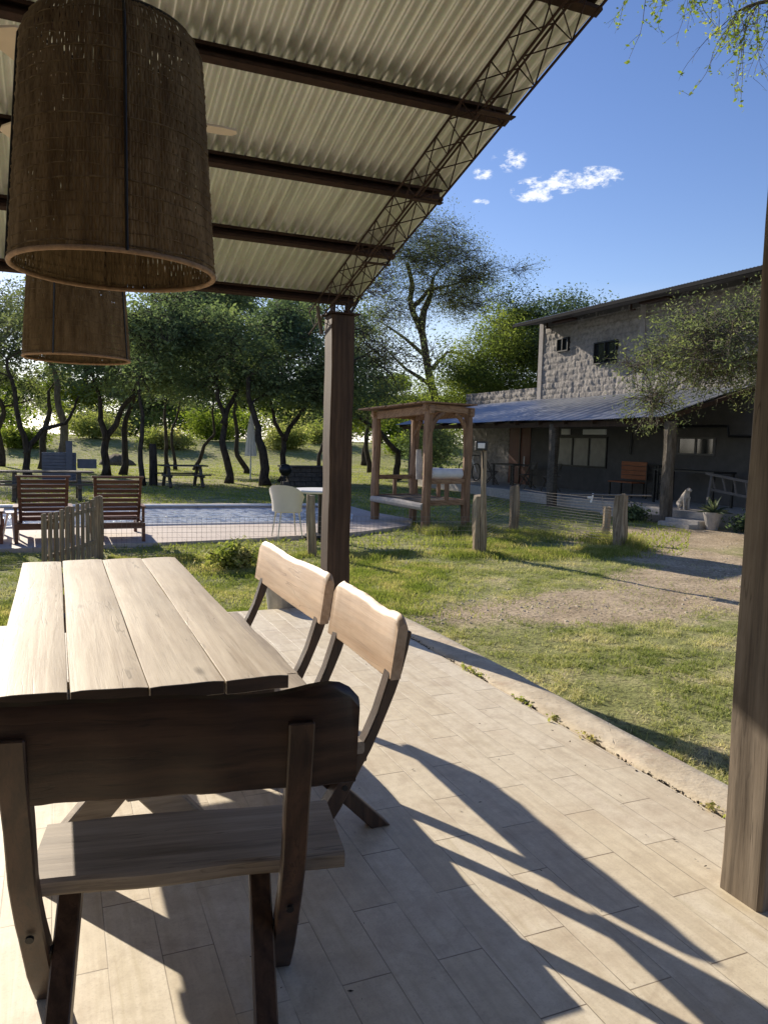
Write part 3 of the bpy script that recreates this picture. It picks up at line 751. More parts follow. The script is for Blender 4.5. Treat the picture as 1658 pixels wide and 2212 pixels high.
# ================================================================== PENDANT LAMPS
def make_lamp(loc, label):
    root = empty('pendant_lamp', loc, label, 'pendant lamp', 'wicker pendant lamps above the table')
    rb, rt_, H = 0.230, 0.196, 0.54
    def rad(z): t = z / H; return rb + (rt_ - rb) * t - 0.02 * max(0, (t - 0.9) / 0.1) ** 2
    V = []; F = []; n = 210; m_ = 30
    for k in range(n):
        a0 = 2 * math.pi * k / n; ph = random.uniform(0, 6.28); w = random.uniform(1.02, 1.24) * math.pi / n
        dr = random.uniform(-0.0015, 0.0015); b = len(V)
        ztop = H - 0.004; 
        for i in range(m_ + 1):
            z = 0.004 + (ztop - 0.004) * i / m_
            a = a0 + 0.0035 * math.sin(i * 1.1 + ph) + random.uniform(-0.0016, 0.0016)
            off = 0.0016 * (1 if (i + k) % 2 else -1)
            r = rad(z) + dr + off
            V += [(r * math.cos(a - w), r * math.sin(a - w), z), ((r + 0.0036) * math.cos(a), (r + 0.0036) * math.sin(a), z), (r * math.cos(a + w), r * math.sin(a + w), z)]
            if i:
                c = b + 3 * (i - 1)
                F += [(c, c + 1, c + 4, c + 3), (c + 1, c + 2, c + 5, c + 4)]
    V = np.array(V); F = np.array(F)
    o = np_mesh('lamp_shade', V, F, 'wicker'); o.parent = root
    g = G()
    for i in range(20):
        z = 0.012 + i * (H - 0.026) / 19 + random.uniform(-.002, .002); r = rad(z) + 0.0038
        amp = 0.0022
        pts = [((r + amp * math.sin(k * 1.9 + i)) * math.cos(2 * math.pi * k / 72), (r + amp * math.sin(k * 1.9 + i)) * math.sin(2 * math.pi * k / 72), z + 0.0025 * math.sin(k * 0.31 + i * 2)) for k in range(73)]
        g.tube(pts, 0.0019 if i % 5 == 0 else 0.0011, 4, False)
    g.build('weave_band', 'wicker', root, world=False)
    g = G(); pts = [(rb * 1.008 * math.cos(2 * math.pi * k / 64), rb * 1.008 * math.sin(2 * math.pi * k / 64), 0.0) for k in range(65)]
    g.tube(pts, 0.0062, 8, False); g.build('rim', 'rim', root, world=False, smooth=True)
    g = G()
    for q in range(4):
        a = R(-88 + 90 * q); pts = [((rad(z) + 0.006) * math.cos(a), (rad(z) + 0.006) * math.sin(a), z) for z in np.linspace(0.0, H, 14)]
        g.tube(pts, 0.0036, 6)
        g.tube([((rad(H) - 0.002) * math.cos(a), (rad(H) - 0.002) * math.sin(a), H - 0.003), (0, 0, H + 0.015)], 0.003, 5)
    pts = [((rad(H)) * math.cos(2 * math.pi * k / 48), (rad(H)) * math.sin(2 * math.pi * k / 48), H) for k in range(49)]
    g.tube(pts, 0.004, 6, False); g.build('frame', 'black', root, world=False)
    top = rz(loc[1]) - loc[2]
    g = G(); g.tube([(0, 0, H - 0.12), (0, 0, top - 0.0)], 0.004, 6); g.build('cord', 'black', root, world=False)
    g = G(); g.lathe([(0.0, -0.1), (0.021, -0.1), (0.021, -0.02), (0.012, 0)], (0, 0, H - 0.1), 14); g.build('lamp_holder', 'black', root, world=False)
    g = G(); g.lathe([(0.004, -0.11), (0.02, -0.098), (0.029, -0.075), (0.026, -0.05), (0.014, -0.02), (0.013, 0)], (0, 0, H - 0.20), 16); g.build('bulb', 'white', root, world=False, smooth=True)
    return root
M_['ladder'] = plain('grey_ladder_wood', (0.15, 0.14, 0.13), 0.8)
M_['rim'] = plain('bound_rim', (0.30, 0.19, 0.11), 0.8, var=0.3, scale=60)
make_lamp((0.136, 2.0, 1.893), 'large wicker pendant lamp hanging closest to the camera, filling the upper left')
l2 = make_lamp((0.097, 3.9, 1.85), 'second wicker pendant lamp hanging farther back over the table, partly hidden by the near one')
l2.rotation_euler = (0, 0, R(-28))

# ceiling fan behind the near lamp
fan = empty('ceiling_fan', (0.137, 3.35, 2.76), 'pale-bladed ceiling fan under the tin roof, half hidden behind the near lamp', 'ceiling fan')
g = G(); g.lathe([(0.0, 0.0), (0.06, 0.005), (0.095, 0.03), (0.1, 0.07), (0.07, 0.10), (0.02, 0.12), (0.014, 0.13)], (0.137, 3.35, 2.74), 20); g.tube([(0.137, 3.35, 2.86), (0.137, 3.35, rz(3.35))], 0.013, 8); g.build('motor', 'cream', fan, smooth=True)
for a in (0, 122, 240):
    ca, sa = math.cos(R(a)), math.sin(R(a)); g = G()
    pl = [(0.16, -0.045), (0.30, -0.062), (0.52, -0.066), (0.565, -0.05), (0.58, 0.0), (0.565, 0.05), (0.52, 0.066), (0.30, 0.062), (0.16, 0.045)]
    g.prism(pl, 0, 0.008, lambda p, q, t: (0.137 + p * ca - q * sa, 3.35 + p * sa + q * ca, 2.775 + t + q * 0.16)); g.build('blade', 'fan', fan)
    g = G(); g.bar((0.137 + 0.07 * ca, 3.35 + 0.07 * sa, 2.772), (0.137 + 0.2 * ca, 3.35 + 0.2 * sa, 2.772), 0.035, 0.006); g.build('blade_arm', 'black', fan)

# planter by the corner post
pt = empty('planter_pot', (1.92, 6.72, -0.1), 'pale cement planter standing on the grass behind the corner post', 'planter')
g = G(); g.lathe([(0.13, -0.12), (0.15, -0.1), (0.19, 0.19), (0.205, 0.20), (0.205, 0.235), (0.185, 0.235), (0.17, 0.19), (0.0, 0.18)], (1.92, 6.74, 0.0), 22); g.build('pot', 'concrete', pt, smooth=False)

# ================================================================== FENCES, GATE
def rough_post(name, x, y, h, w, mat, parent, lean=(0, 0), z0=None, n=9):
    g = G(); zb = float(gz(x, y)) - 0.05 if z0 is None else z0; k8 = 8
    for i in range(n):
        t = i / (n - 1); z = zb + (h - zb) * t
        for k in range(k8):
            a = 2 * math.pi * (k + 0.5) / k8; r = w / 2 * (1.12 if k % 2 else 1.0) * (1 + 0.10 * math.sin(k * 2.1 + i * 0.8 + x * 5)) * (0.93 if i == n - 1 else 1)
            g.v.append((x + r * math.cos(a) + lean[0] * t, y + r * math.sin(a) + lean[1] * t, z + (0.015 * math.sin(k * 1.3 + x) if i == n - 1 else 0)))
        if i:
            for k in range(k8): g.f.append(((i - 1) * k8 + k, (i - 1) * k8 + (k + 1) % k8, i * k8 + (k + 1) % k8, i * k8 + k))
    g.f.append(tuple(reversed(range(k8)))); g.f.append(tuple((n - 1) * k8 + k for k in range(k8)))
    return g.build(name, mat, parent)
def mesh_panel(parent, a, b, z0, z1, dv, dh, r=0.0016, name='wire_mesh', sag=0.0):
    g = G(); a = Vector(a); b = Vector(b); L = (b - a).length; n = max(2, int(L / dv))
    def pt_(t, z): p = a.lerp(b, t); return (p.x, p.y, z - sag * math.sin(t * math.pi) * (z - z0) / max(z1 - z0, 1e-3))
    for i in range(n + 1): g.tube([pt_(i / n, z0), pt_(i / n, z1)], r, 3, False)
    m_ = max(1, int((z1 - z0) / dh))
    for j in range(m_ + 1):
        z = z0 + (z1 - z0) * j / m_
        g.tube([pt_(i / 12, z) for i in range(13)], r, 3, False)
    g.build(name, 'wire', parent)
fe = empty('mesh_fence', (3.3, 10.2, -0.1), 'low square-mesh wire fence on a rough post between the patio lawn and the pool', 'fence')
rough_post('post', 3.30, 10.25, 0.74, 0.115, 'grey_wood', fe, (-0.03, 0.02))
mesh_panel(fe, (0.52, 10.45, 0), (3.24, 10.25, 0), -0.1, 0.44, 0.062, 0.062, 0.0019)
mesh_panel(fe, (3.36, 10.22, 0), (5.66, 9.86, 0), -0.1, 0.44, 0.062, 0.062, 0.0019)
g = G(); g.bar((3.40, 10.05, -0.12), (3.50, 10.1, 0.32), 0.03, 0.03); g.build('brace', 'grey_wood', fe)
f2 = empty('wire_fence', (8.0, 11.2, -0.1), 'rough-post fence strung with many level wires beside the timber playhouse, in front of the house', 'fence')
rough_post('post', 5.73, 9.80, 0.76, 0.19, 'grey_wood', f2, (0, 0.02))
rough_post('post', 8.02, 12.45, 0.74, 0.17, 'grey_wood', f2)
rough_post('post', 8.98, 10.95, 0.47, 0.13, 'grey_wood', f2)
rough_post('post', 8.30, 9.78, 0.77, 0.21, 'grey_wood', f2, (0.02, 0.03))
def wires(parent, a, b, zs, r=0.003, sag=0.02):
    g = G(); a = Vector(a); b = Vector(b)
    for i, z in enumerate(zs):
        pts = []
        for k in range(13):
            t = k / 12; p = a.lerp(b, t); pts.append((p.x, p.y, z - sag * math.sin(t * math.pi) + 0.004 * math.sin(k + i)))
        g.tube(pts, r, 4, False)
    g.build('wire', 'wire', parent)
zs = [0.02 + 0.048 * i for i in range(15)]
wires(f2, (8.10, 12.42, 0), (8.90, 10.95, 0), [z * 0.62 for z in zs]); wires(f2, (8.06, 12.42, 0), (8.30, 9.82, 0), zs, 0.0038)
wires(f2, (5.78, 9.9, 0), (7.94, 12.4, 0), zs, 0.0025)
g = G(); g.tube([(7.42, 9.93, 0.765), (8.75, 9.62, 0.765)], 0.011, 6); g.tube([(7.98, 9.87, 0.77), (8.0, 9.86, 0.62)], 0.006, 5); g.build('gate_bar', 'wire', f2)
g = G(); g.box((7.78, 9.86, 0.71), (0.025, 0.025, 0.15), Matrix.Rotation(0.25, 3, 'Y')); g.box((7.74, 9.87, 0.72), (0.07, 0.03, 0.035)); g.build('latch', 'white', f2, bevel=0.004)
for a, b in (((5.73, 9.8), (0, 0)),): pass
ga = empty('picket_gate', (0.15, 9.9, -0.1), 'weathered picket gate standing open behind the far end of the table', 'gate')
for i in range(10):
    t = i / 9; x = -0.13 + 0.55 * t; y = 9.3 + 1.15 * t; h = 0.60 + 0.07 * t + random.uniform(-.015, .015); w = 0.088 + random.uniform(-.01, .012)
    g = G(); d = Vector((0.55, 1.15, 0)).normalized(); rot = Matrix.Rotation(math.atan2(d.y, d.x), 3, 'Z') @ Matrix.Rotation(random.uniform(-.02, .02), 3, 'Y')
    g.box((x, y, (h - 0.06) / 2), (w, 0.02, h + 0.06), rot); g.build('picket', 'grey_wood', ga, bevel=0.004)
for z0_, z1_ in ((0.10, 0.13), (0.50, 0.56)):
    g = G(); g.bar((-0.15, 9.335, z0_), (0.45, 10.50, z1_), 0.03, 0.05); g.build('rail', 'grey_wood', ga, bevel=0.003)
rough_post('gate_post', 0.50, 10.62, 0.70, 0.12, 'grey_wood', ga)

# solar lamp on a thin pole
sl = empty('solar_lamp', (5.68, 9.72, -0.1), 'small black solar lamp with white face on a thin leaning pole by the fence', 'lamp')
rough_post('pole', 5.72, 9.66, 1.42, 0.07, 'grey_wood', sl, (-0.02, 0.05), n=12)
g = G(); g.box((5.63, 9.68, 1.485), (0.19, 0.06, 0.13)); g.tube([(5.66, 9.69, 1.43), (5.69, 9.68, 1.1)], 0.012, 6); g.build('lamp_head', 'black', sl, bevel=0.008)
g = G(); g.box((5.615, 9.645, 1.49), (0.115, 0.012, 0.075)); g.build('lamp_face', 'white', sl, bevel=0.003)

# ================================================================== TIMBER PLAYHOUSE
pg = empty('timber_playhouse', (6.6, 13.5, -0.1), 'small open timber playhouse with flat roof and low rails beside the pool deck', 'playhouse')
A_, B_, D_, C_ = Vector((5.95, 14.4, 0)), Vector((6.28, 12.72, 0)), Vector((7.22, 12.92, 0)), Vector((6.90, 14.6, 0))
for p_, h_ in ((A_, 2.02), (B_, 2.12), (D_, 2.08), (C_, 2.05)): rough_post('post', p_.x, p_.y, h_, 0.155, 'log', pg, n=14)
def pbar(a, b, z0_, z1_, w, h, name, mat='logx', bev=0.008): g = G(); g.bar((a.x, a.y, z0_), (b.x, b.y, z1_), w, h); return g.build(name, mat, pg, bevel=bev)
ex = (A_ - B_).normalized() * 0.12; ey = (D_ - B_).normalized() * 0.12
pbar(A_ + ex, B_ - ex, 2.03, 2.12, 0.09, 0.15, 'beam'); pbar(C_ + ex, D_ - ex, 2.03, 2.10, 0.09, 0.15, 'beam')
pbar(B_ - ey, D_ + ey, 2.17, 2.13, 0.09, 0.13, 'beam'); pbar(A_ - ey, C_ + ey, 2.06, 2.05, 0.09, 0.12, 'beam')
g = G(); nb = 16
a0 = A_ + ex * 1.8 - ey * 2.6; b0 = B_ - ex * 1.1 - ey * 1.6; c0 = C_ + ex * 1.8 + ey; d0 = D_ - ex * 1.1 + ey * 0.9
for i in range(nb):
    t0, t1 = i / nb, (i + 0.93) / nb
    q = [a0.lerp(b0, t0), c0.lerp(d0, t0), c0.lerp(d0, t1), a0.lerp(b0, t1)]
    zz = lambda t: 2.135 + 0.105 * t
    sh = random.uniform(-.03, .05)
    q[0] = q[0] - ey * sh * 4; q[3] = q[3] - ey * sh * 4
    v = [(p.x, p.y, zz(t) + dz) for dz in (0, 0.025) for p, t in zip(q, (t0, t0, t1, t1))]
    g.add(v, [(3, 2, 1, 0), (4, 5, 6, 7), (0, 1, 5, 4), (1, 2, 6, 5), (2, 3, 7, 6), (3, 0, 4, 7)])
g.build('roof_board', 'log', pg)
for (u, v_, s_) in ((B_, D_, 1), (D_, B_, 1)):
    d = (v_ - u).normalized(); pts = [u + d * 0.05 + Vector((0, 0, 1.72)), u + d * 0.11 + Vector((0, 0, 1.88)), u + d * 0.22 + Vector((0, 0, 2.0)), u + d * 0.36 + Vector((0, 0, 2.08))]
    g = G(); g.tube(pts, 0.045, 6); g.build('knee_brace', 'log', pg)
g = G(); g.tube([C_ + Vector((-0.02, 0, 1.62)), C_ + Vector((0.0, -0.3, 1.95))], 0.04, 6); g.build('knee_brace', 'log', pg)
# platform, rails
g = G()
for i in range(9):
    t0, t1 = i / 9, (i + .92) / 9
    q = [A_.lerp(C_, t0), A_.lerp(C_, t1), B_.lerp(D_, t1), B_.lerp(D_, t0)]
    v = [(p.x, p.y, 0.40 + dz) for dz in (0, 0.03) for p in q]
    g.add(v, [(3, 2, 1, 0), (4, 5, 6, 7), (0, 1, 5, 4), (1, 2, 6, 5), (2, 3, 7, 6), (3, 0, 4, 7)])
g.build('platform', 'picnic', pg)
g = G(); g.tube([A_ + Vector((-0.06, 0, 0.36)), (A_ + B_) / 2 + Vector((-0.06, 0, 0.355)), B_ + Vector((-0.06, 0, 0.33))], [0.06, 0.075, 0.07], 9); g.build('edge_log', 'concrete', pg)
for (u, v_) in ((A_, C_), (B_, D_), (C_, D_)):
    pbar(u, v_, 0.80, 0.80, 0.05, 0.09, 'rail'); pbar(u, v_, 0.40, 0.40, 0.06, 0.10, 'rail')
    mid = (u + v_) / 2; g = G(); g.box((mid.x, mid.y, 0.6), (0.07, 0.07, 0.32)); g.build('rail_stile', 'log', pg, bevel=0.006)
mt = empty('rolled_mat', (6.9, 12.95, 0.92), 'thick pale rolled mat lying along the top rail of the playhouse', 'rolled mat')
g = G(); dd = (D_ - B_); pa = B_ + dd * 0.10 + Vector((0.03, 0.12, 0.95)); pb = B_ + dd * 0.97 + Vector((0.03, 0.12, 0.94)); n_r = [0.10 + 0.004 * math.sin(k) for k in range(9)]
g.tube([pa.lerp(pb, k / 8) for k in range(9)], n_r, 18); g.build('roll', 'strap', mt, smooth=False, bevel=0.008)
mt2 = empty('hanging_mat', (6.75, 13.9, 1.3), 'narrow pale mat hanging upright inside the playhouse behind its front post', 'mat')
g = G(); g.tube([(6.52, 13.55, 0.80), (6.51, 13.55, 1.1), (6.50, 13.56, 1.38)], [0.06, 0.07, 0.05], 10); g.build('mat', 'concrete', mt2)

# ================================================================== POOLSIDE FURNITURE
def make_lounger(n=9):
    root = empty('sun_lounger', (0, 0, 0))
    lean = 0.30      # backrest leans toward -Y at top
    def yb(z): return 0.16 - (z - 0.28) * lean
    for s_ in (-1, 1):
        g = G(); g.bar((s_ * 0.295, yb(0.26), 0.26), (s_ * 0.315, yb(0.94), 0.94), 0.045, 0.05, (0, 1, 0)); g.build('back_rail', 'lounge', root, bevel=0.004, world=False)
    g = G()
    for k in range(n):
        z = 0.34 + 0.068 * k; w = 0.57 + 0.003 * k
        g.box((0, yb(z) + 0.012, z), (w, 0.018, 0.052), Matrix.Rotation(0.28, 3, 'X'))
    g.box((0, yb(0.945), 0.955), (0.72, 0.05, 0.03)); g.build('backrest', 'lounge', root, bevel=0.003, world=False)
    g = G()
    for k in range(12): y = 0.20 + 0.09 * k; g.b2(-0.29, 0.29, y, y + 0.072, 0.30, 0.322)
    g.build('seat', 'lounge', root, world=False)
    for s_ in (-1, 1):
        g = G(); g.b2(s_ * 0.32 - 0.022, s_ * 0.32 + 0.022, -0.05, 1.30, 0.22, 0.30); g.build('side_rail', 'lounge', root, bevel=0.004, world=False)
        for y in (-0.02, 1.24):
            g = G(); g.b2(s_ * 0.355 - 0.025, s_ * 0.355 + 0.025, y - 0.035, y + 0.035, 0.0, 0.28); g.build('leg', 'lounge', root, bevel=0.004, world=False)
        g = G(); g.b2(s_ * 0.36 - 0.035, s_ * 0.36 + 0.035, 0.0, 0.55, 0.50, 0.522); g.b2(s_ * 0.36 - 0.02, s_ * 0.36 + 0.02, 0.03, 0.08, 0.28, 0.50); g.build('armrest', 'lounge', root, bevel=0.003, world=False)
    g = G(); g.b2(-0.34, 0.34, -0.07, -0.03, 0.20, 0.29); g.build('cross_rail', 'lounge', root, bevel=0.004, world=False)
    return root
LG = 'wooden slatted loungers on the pool deck'
lo = make_lounger(); lo.location = (0.83, 11.86, -0.06); tag(lo, 'slatted wooden lounger to the right of the picket gate, facing the pool', 'sun lounger', LG)
for (x, y, rz_, sc_, lb) in ((-0.17, 11.92, 0.03, 1, 'slatted wooden lounger directly behind the picket gate, middle one of the row'), (-1.03, 11.95, 0.04, 0.88, 'slatted wooden lounger cut off by the left edge of the photo')):
    c = copy_tree(lo); c.location = (x, y, -0.06); c.rotation_euler = (0, 0, rz_); c.scale = (sc_,) * 3; c['label'] = lb
st_ = empty('side_table', (-0.60, 12.3, -0.06), 'small white plastic side table between two wooden loungers', 'side table')
g = G(); g.lathe([(0.0, 0.40), (0.16, 0.405), (0.165, 0.42), (0.0, 0.43)], (-0.6, 12.3, -0.06), 18); g.build('table_top', 'white', st_)
for a in range(3):
    ca, sa = math.cos(a * 2.1 - 1.2), math.sin(a * 2.1 - 1.2); g = G(); g.bar((-0.6 + .05 * ca, 12.3 + .05 * sa, 0.34), (-0.6 + .13 * ca, 12.3 + .13 * sa, -0.06), 0.04, 0.02); g.build('leg', 'white', st_)

# white tub chair and round table
ch = empty('plastic_chair', (3.40, 11.9, -0.06), 'cream moulded plastic chair with thin legs facing the round white table', 'chair')
nu, nv = 15, 14; P = np.zeros((nu, nv, 3))
cx_, cy_ = 3.42, 11.95
th0 = R(118)                                                # chair faces +X
for i in range(nu):
    u = i / (nu - 1) * 2 - 1
    for j in range(nv):
        v = j / (nv - 1)
        a = R(232) + u * R(88); r = 0.245 + 0.05 * v ** 2
        hh = (0.43 * (1 - 0.45 * abs(u) ** 2.6)) * v
        P[i, j] = (cx_ + r * math.cos(a), cy_ + r * math.sin(a), 0.36 + hh)
grid('backrest', P, 'cream', ch)
g = G(); g.lathe([(0.0, 0.0), (0.21, 0.0), (0.24, 0.02), (0.235, 0.035), (0.0, 0.02)], (cx_, cy_, 0.345), 22); g.build('seat', 'cream', ch)
for (sx1, sy1) in ((-1, -1), (1, -1), (1, 1), (-1, 1)):
    g = G(); g.tube([(cx_ + sx1 * 0.15, cy_ + sy1 * 0.15, 0.35), (cx_ + sx1 * 0.20, cy_ + sy1 * 0.19, -0.06)], [0.014, 0.010], 8); g.build('leg', 'cream', ch)
rt = empty('round_table', (4.0, 11.9, -0.06), 'round white table half hidden behind the corner post', 'table')
g = G(); g.lathe([(0.0, 0.0), (0.44, 0.0), (0.48, 0.012), (0.49, 0.035), (0.48, 0.05), (0.0, 0.055)], (3.98, 11.95, 0.66), 36); g.build('table_top', 'white', rt)
g = G(); g.lathe([(0.045, 0.0), (0.04, 0.35), (0.05, 0.66), (0.16, 0.70)], (3.98, 11.95, -0.03), 14); g.build('pedestal', 'black', rt)
g = G(); g.lathe([(0.26, -0.03), (0.25, 0.0), (0.05, 0.02)], (3.98, 11.95, -0.03), 20); g.build('base', 'black', rt)

# ================================================================== SHADE-SIDE FURNITURE (beyond the pool)
def make_picnic(loc, rot, label, w=1.7):
    root = empty('picnic_table', (0, 0, 0), label, 'picnic table', 'timber picnic tables in the shade beyond the pool')
    g = G()
    for k in range(5): g.b2(-w / 2, w / 2, -0.34 + k * 0.138, -0.34 + k * 0.138 + 0.128, 0.66, 0.70)
    g.build('tabletop', 'picnic', root, world=False)
    for s_ in (-1, 1):
        g = G()
        for k in range(2): y = s_ * 0.62 + k * 0.13 - 0.13; g.b2(-w / 2, w / 2, y, y + 0.12, 0.38, 0.42)
        g.build('bench_seat', 'picnic', root, world=False)
    for x in (-w * 0.34, w * 0.34):
        for s_ in (-1, 1):
            g = G(); g.bar((x, s_ * 0.62, 0.0), (x, s_ * 0.18, 0.66), 0.09, 0.1); g.build('leg', 'picnic', root, world=False)
        g = G(); g.b2(x - 0.04, x + 0.04, -0.72, 0.72, 0.31, 0.38); g.build('cross_bar', 'picnic', root, world=False)
    root.location = loc; root.rotation_euler = (0, 0, rot)
    return root
make_picnic((3.80, 25.6, -0.1), 0.06, 'dull wooden picnic table under the trees between the timber stump and the leaning trunk', 1.5)
make_picnic((-0.2, 20.4, -0.1), 0.02, 'picnic table in the shade just behind the wooden loungers', 2.1)
bn = empty('slatted_crate', (0.2, 27.5, -0.1), 'grey boarded crate with a tall board, standing on the grass behind the loungers', 'crate')
g = G()
for k in range(9): g.b2(-0.42, 0.62, 27.3, 28.0, -0.05 + k * 0.105, 0.045 + k * 0.105)
g.build('boards', 'greyp', bn)
g = G(); g.b2(0.30, 0.50, 27.22, 27.29, -0.1, 1.28); g.build('upright', 'greyp', bn)
g = G(); g.b2(0.66, 1.25, 27.4, 27.9, 0.38, 0.68); g.build('side_box', 'greyp', bn)
sp_ = empty('timber_stump', (2.95, 26.3, -0.1), 'upright round timber stump between two thin tree trunks beyond the pool', 'post')
g = G(); g.tube([(2.95, 26.3, -0.15), (2.95, 26.3, 0.6), (2.93, 26.3, 1.20), (2.93, 26.3, 1.26)], [0.14, 0.13, 0.12, 0.09], 12); g.build('trunk_stub', 'bark', sp_)
um = empty('closed_parasol', (7.2, 30.6, -0.1), 'closed white parasol standing among the dark tree trunks', 'parasol')
g = G(); N_ = 24
prof = [(0.04, 2.42), (0.09, 2.2), (0.15, 1.8), (0.20, 1.3), (0.235, 0.9), (0.245, 0.82)]
for i, (r, z) in enumerate(prof):
    for k in range(N_):
        a = 2 * math.pi * k / N_; rr = r * (1.0 if k % 2 else 0.72); g.v.append((7.2 + rr * math.cos(a), 30.6 + rr * math.sin(a), z))
    if i:
        for k in range(N_): g.f.append(((i - 1) * N_ + k, (i - 1) * N_ + (k + 1) % N_, i * N_ + (k + 1) % N_, i * N_ + k))
g.build('canopy', 'strap', um)
g = G(); g.tube([(7.2, 30.6, -0.1), (7.2, 30.6, 2.5)], 0.03, 8); g.build('pole', 'white', um)
bq = empty('block_barbecue', (7.9, 25.9, -0.1), 'low dark block barbecue wall beyond the pool, left of the corner post', 'barbecue')
g = G()
for r_ in range(4):
    for k in range(4): x = 7.2 + k * 0.41 + (0.2 if r_ % 2 else 0); g.b2(x, x + 0.395, 25.7, 26.1, -0.1 + r_ * 0.165, 0.055 + r_ * 0.165)
g.build('wall', 'brick', bq, bevel=0.01)
g = G(); g.b2(7.1, 8.95, 25.62, 26.15, 0.565, 0.62); g.build('top_slab', 'brick', bq)
kg = empty('kettle_grill', (6.95, 24.6, -0.1), 'round black kettle grill standing in front of the low block wall', 'grill')
g = G(); g.lathe([(0.0, -0.2), (0.12, -0.17), (0.2, -0.05), (0.22, 0.02), (0.2, 0.1), (0.12, 0.19), (0.0, 0.22)], (6.95, 24.6, 0.50), 18); g.build('bowl', 'black', kg, smooth=True)
for a in range(3):
    g = G(); g.tube([(6.95 + .08 * math.cos(a * 2.1), 24.6 + .08 * math.sin(a * 2.1), 0.33), (6.95 + .22 * math.cos(a * 2.1), 24.6 + .22 * math.sin(a * 2.1), -0.1)], 0.014, 6); g.build('leg', 'black', kg)

# ================================================================== HOUSE
WX = 15.0
hs = empty('farmhouse', (WX, 18, 0), 'two-storey rough block farmhouse with a tin-roofed porch and dark shaded facade', 'house')
def wall_grid(y0, y1, z0, z1, holes, bumpy, mat, name='wall', step=0.045, x=WX):
    ny, nz = int((y1 - y0) / step) + 1, int((z1 - z0) / step) + 1
    ys = np.linspace(y0, y1, ny); zs_ = np.linspace(z0, z1, nz); Yg, Zg = np.meshgrid(ys, zs_, indexing='ij')
    row = np.floor((Zg + 10) / 0.2); yy2 = Yg + 40 + (row % 2 == 0) * 0.2 + 0.35 * np.sin(row * 12.9) + 0.10 * np.sin(Yg * 3.1 + row); colm = np.floor(yy2 / 0.4)
    fy = (yy2 / 0.4) % 1; fz = ((Zg + 10) / 0.2 + 0.0) % 1
    edge = np.clip(np.minimum(np.minimum(fy, 1 - fy) * 0.4, np.minimum(fz, 1 - fz) * 0.2) / 0.03, 0, 1)
    h = vnoise(colm * 7.3 + 0.5, row * 3.1 + 0.5, 5)
    d = bumpy * (edge * (0.25 + 1.0 * h) + 1.3 * (fbm(Yg * 7, Zg * 7, 7) - 0.47) * edge + 1.1 * (fbm(Yg * 16, Zg * 16, 12) - 0.47))
    P = np.stack([x - d, Yg, Zg], -1)
    idx = np.arange(ny * nz).reshape(ny, nz); F = np.stack([idx[:-1, :-1], idx[:-1, 1:], idx[1:, 1:], idx[1:, :-1]], -1).reshape(-1, 4)
    cy = (Yg[:-1, :-1] + step / 2).ravel(); cz = (Zg[:-1, :-1] + step / 2).ravel(); keep = np.ones(len(F), bool)
    for (a, b, c, e) in holes: keep &= ~((cy > a) & (cy < b) & (cz > c) & (cz < e))
    return np_mesh(name, P.reshape(-1, 3), F[keep], mat, hs, False)
WIN = [(20.45, 21.05, 4.54, 4.97), (18.15, 19.15, 3.99, 4.64)]
wall_grid(2.0, 22.0, 3.0, 5.62, WIN, 0.040, 'stone', step=0.035)
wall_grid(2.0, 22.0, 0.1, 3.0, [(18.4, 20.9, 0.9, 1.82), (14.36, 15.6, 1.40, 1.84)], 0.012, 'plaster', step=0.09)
wall_grid(22.0, 27.0, 2.6, 3.48, [], 0.055, 'stone')
wall_grid(23.75, 27.0, 0.1, 2.6, [], 0.05, 'stone')
wall_grid(22.0, 22.42, 0.1, 2.6, [], 0.01, 'plaster', step=0.09)
g = G(); g.b2(WX + 0.05, 22, 2.0, 21.95, 0.1, 5.6); g.build('inner_block', 'plaster', hs)
g = G(); g.b2(WX + 0.05, 19, 22.0, 26.95, 0.1, 3.42); g.build('inner_block', 'plaster', hs)
for y, z1 in ((22.0, 5.60), (17.15, 5.58), (11.5, 5.58)):
    g = G(); g.b2(WX - 0.06, WX + 0.14, y - 0.11, y + 0.11, 2.85, z1); g.build('pilaster', 'beamcol', hs)
g = G(); g.b2(WX - 0.045, WX + 0.1, 2.0, 21.88, 5.44, 5.62); g.build('ring_beam', 'plaster', hs)
# upper roof: tin sheet tilted down toward the porch side
P = []
ru = np.arange(1.5, 22.02, 0.025); rxs = np.linspace(13.85, 22.5, 10)
Yg, Xg = np.meshgrid(ru, rxs, indexing='ij'); Zg = 5.34 + (Xg - 13.85) * 0.17 + 0.012 * np.sin(Yg * 2 * math.pi / 0.10)
grid('roof', np.stack([Xg, Yg, Zg + 0.12], -1), 'tin_blue', hs)
grid('roof_lining', np.stack([Xg, Yg, Zg + 0.05], -1)[:, ::-1], 'plaster', hs)
g = G(); g.b2(13.82, 13.88, 1.5, 22.02, 5.36, 5.45); g.build('fascia', 'matte', hs)
for y in (20.9, 17.0, 13.2):
    g = G(); g.tube([(14.4, y, 5.42), (14.4, y, 5.25), (14.4, y - 0.15, 5.25)], 0.03, 6); g.box((14.4, y - 0.9, 5.37), (0.2, 1.0, 0.06)); g.build('soffit_bracket', 'rust', hs)
for (a, b, c, e) in WIN:
    g = G(); g.b2(WX - 0.03, WX + 0.03, a, b, c, e)
    f_ = G(); w = 0.035
    for q in ((a, a + w, c, e), (b - w, b, c, e), (a + w, b - w, c, c + w), (a + w, b - w, e - w, e), ((a + b) / 2 - .015, (a + b) / 2 + .015, c + w, e - w)): f_.b2(WX - 0.115, WX + 0.0, *q)
    fr = f_.build('window', 'black', hs); g.build('pane', 'darkglass', fr)
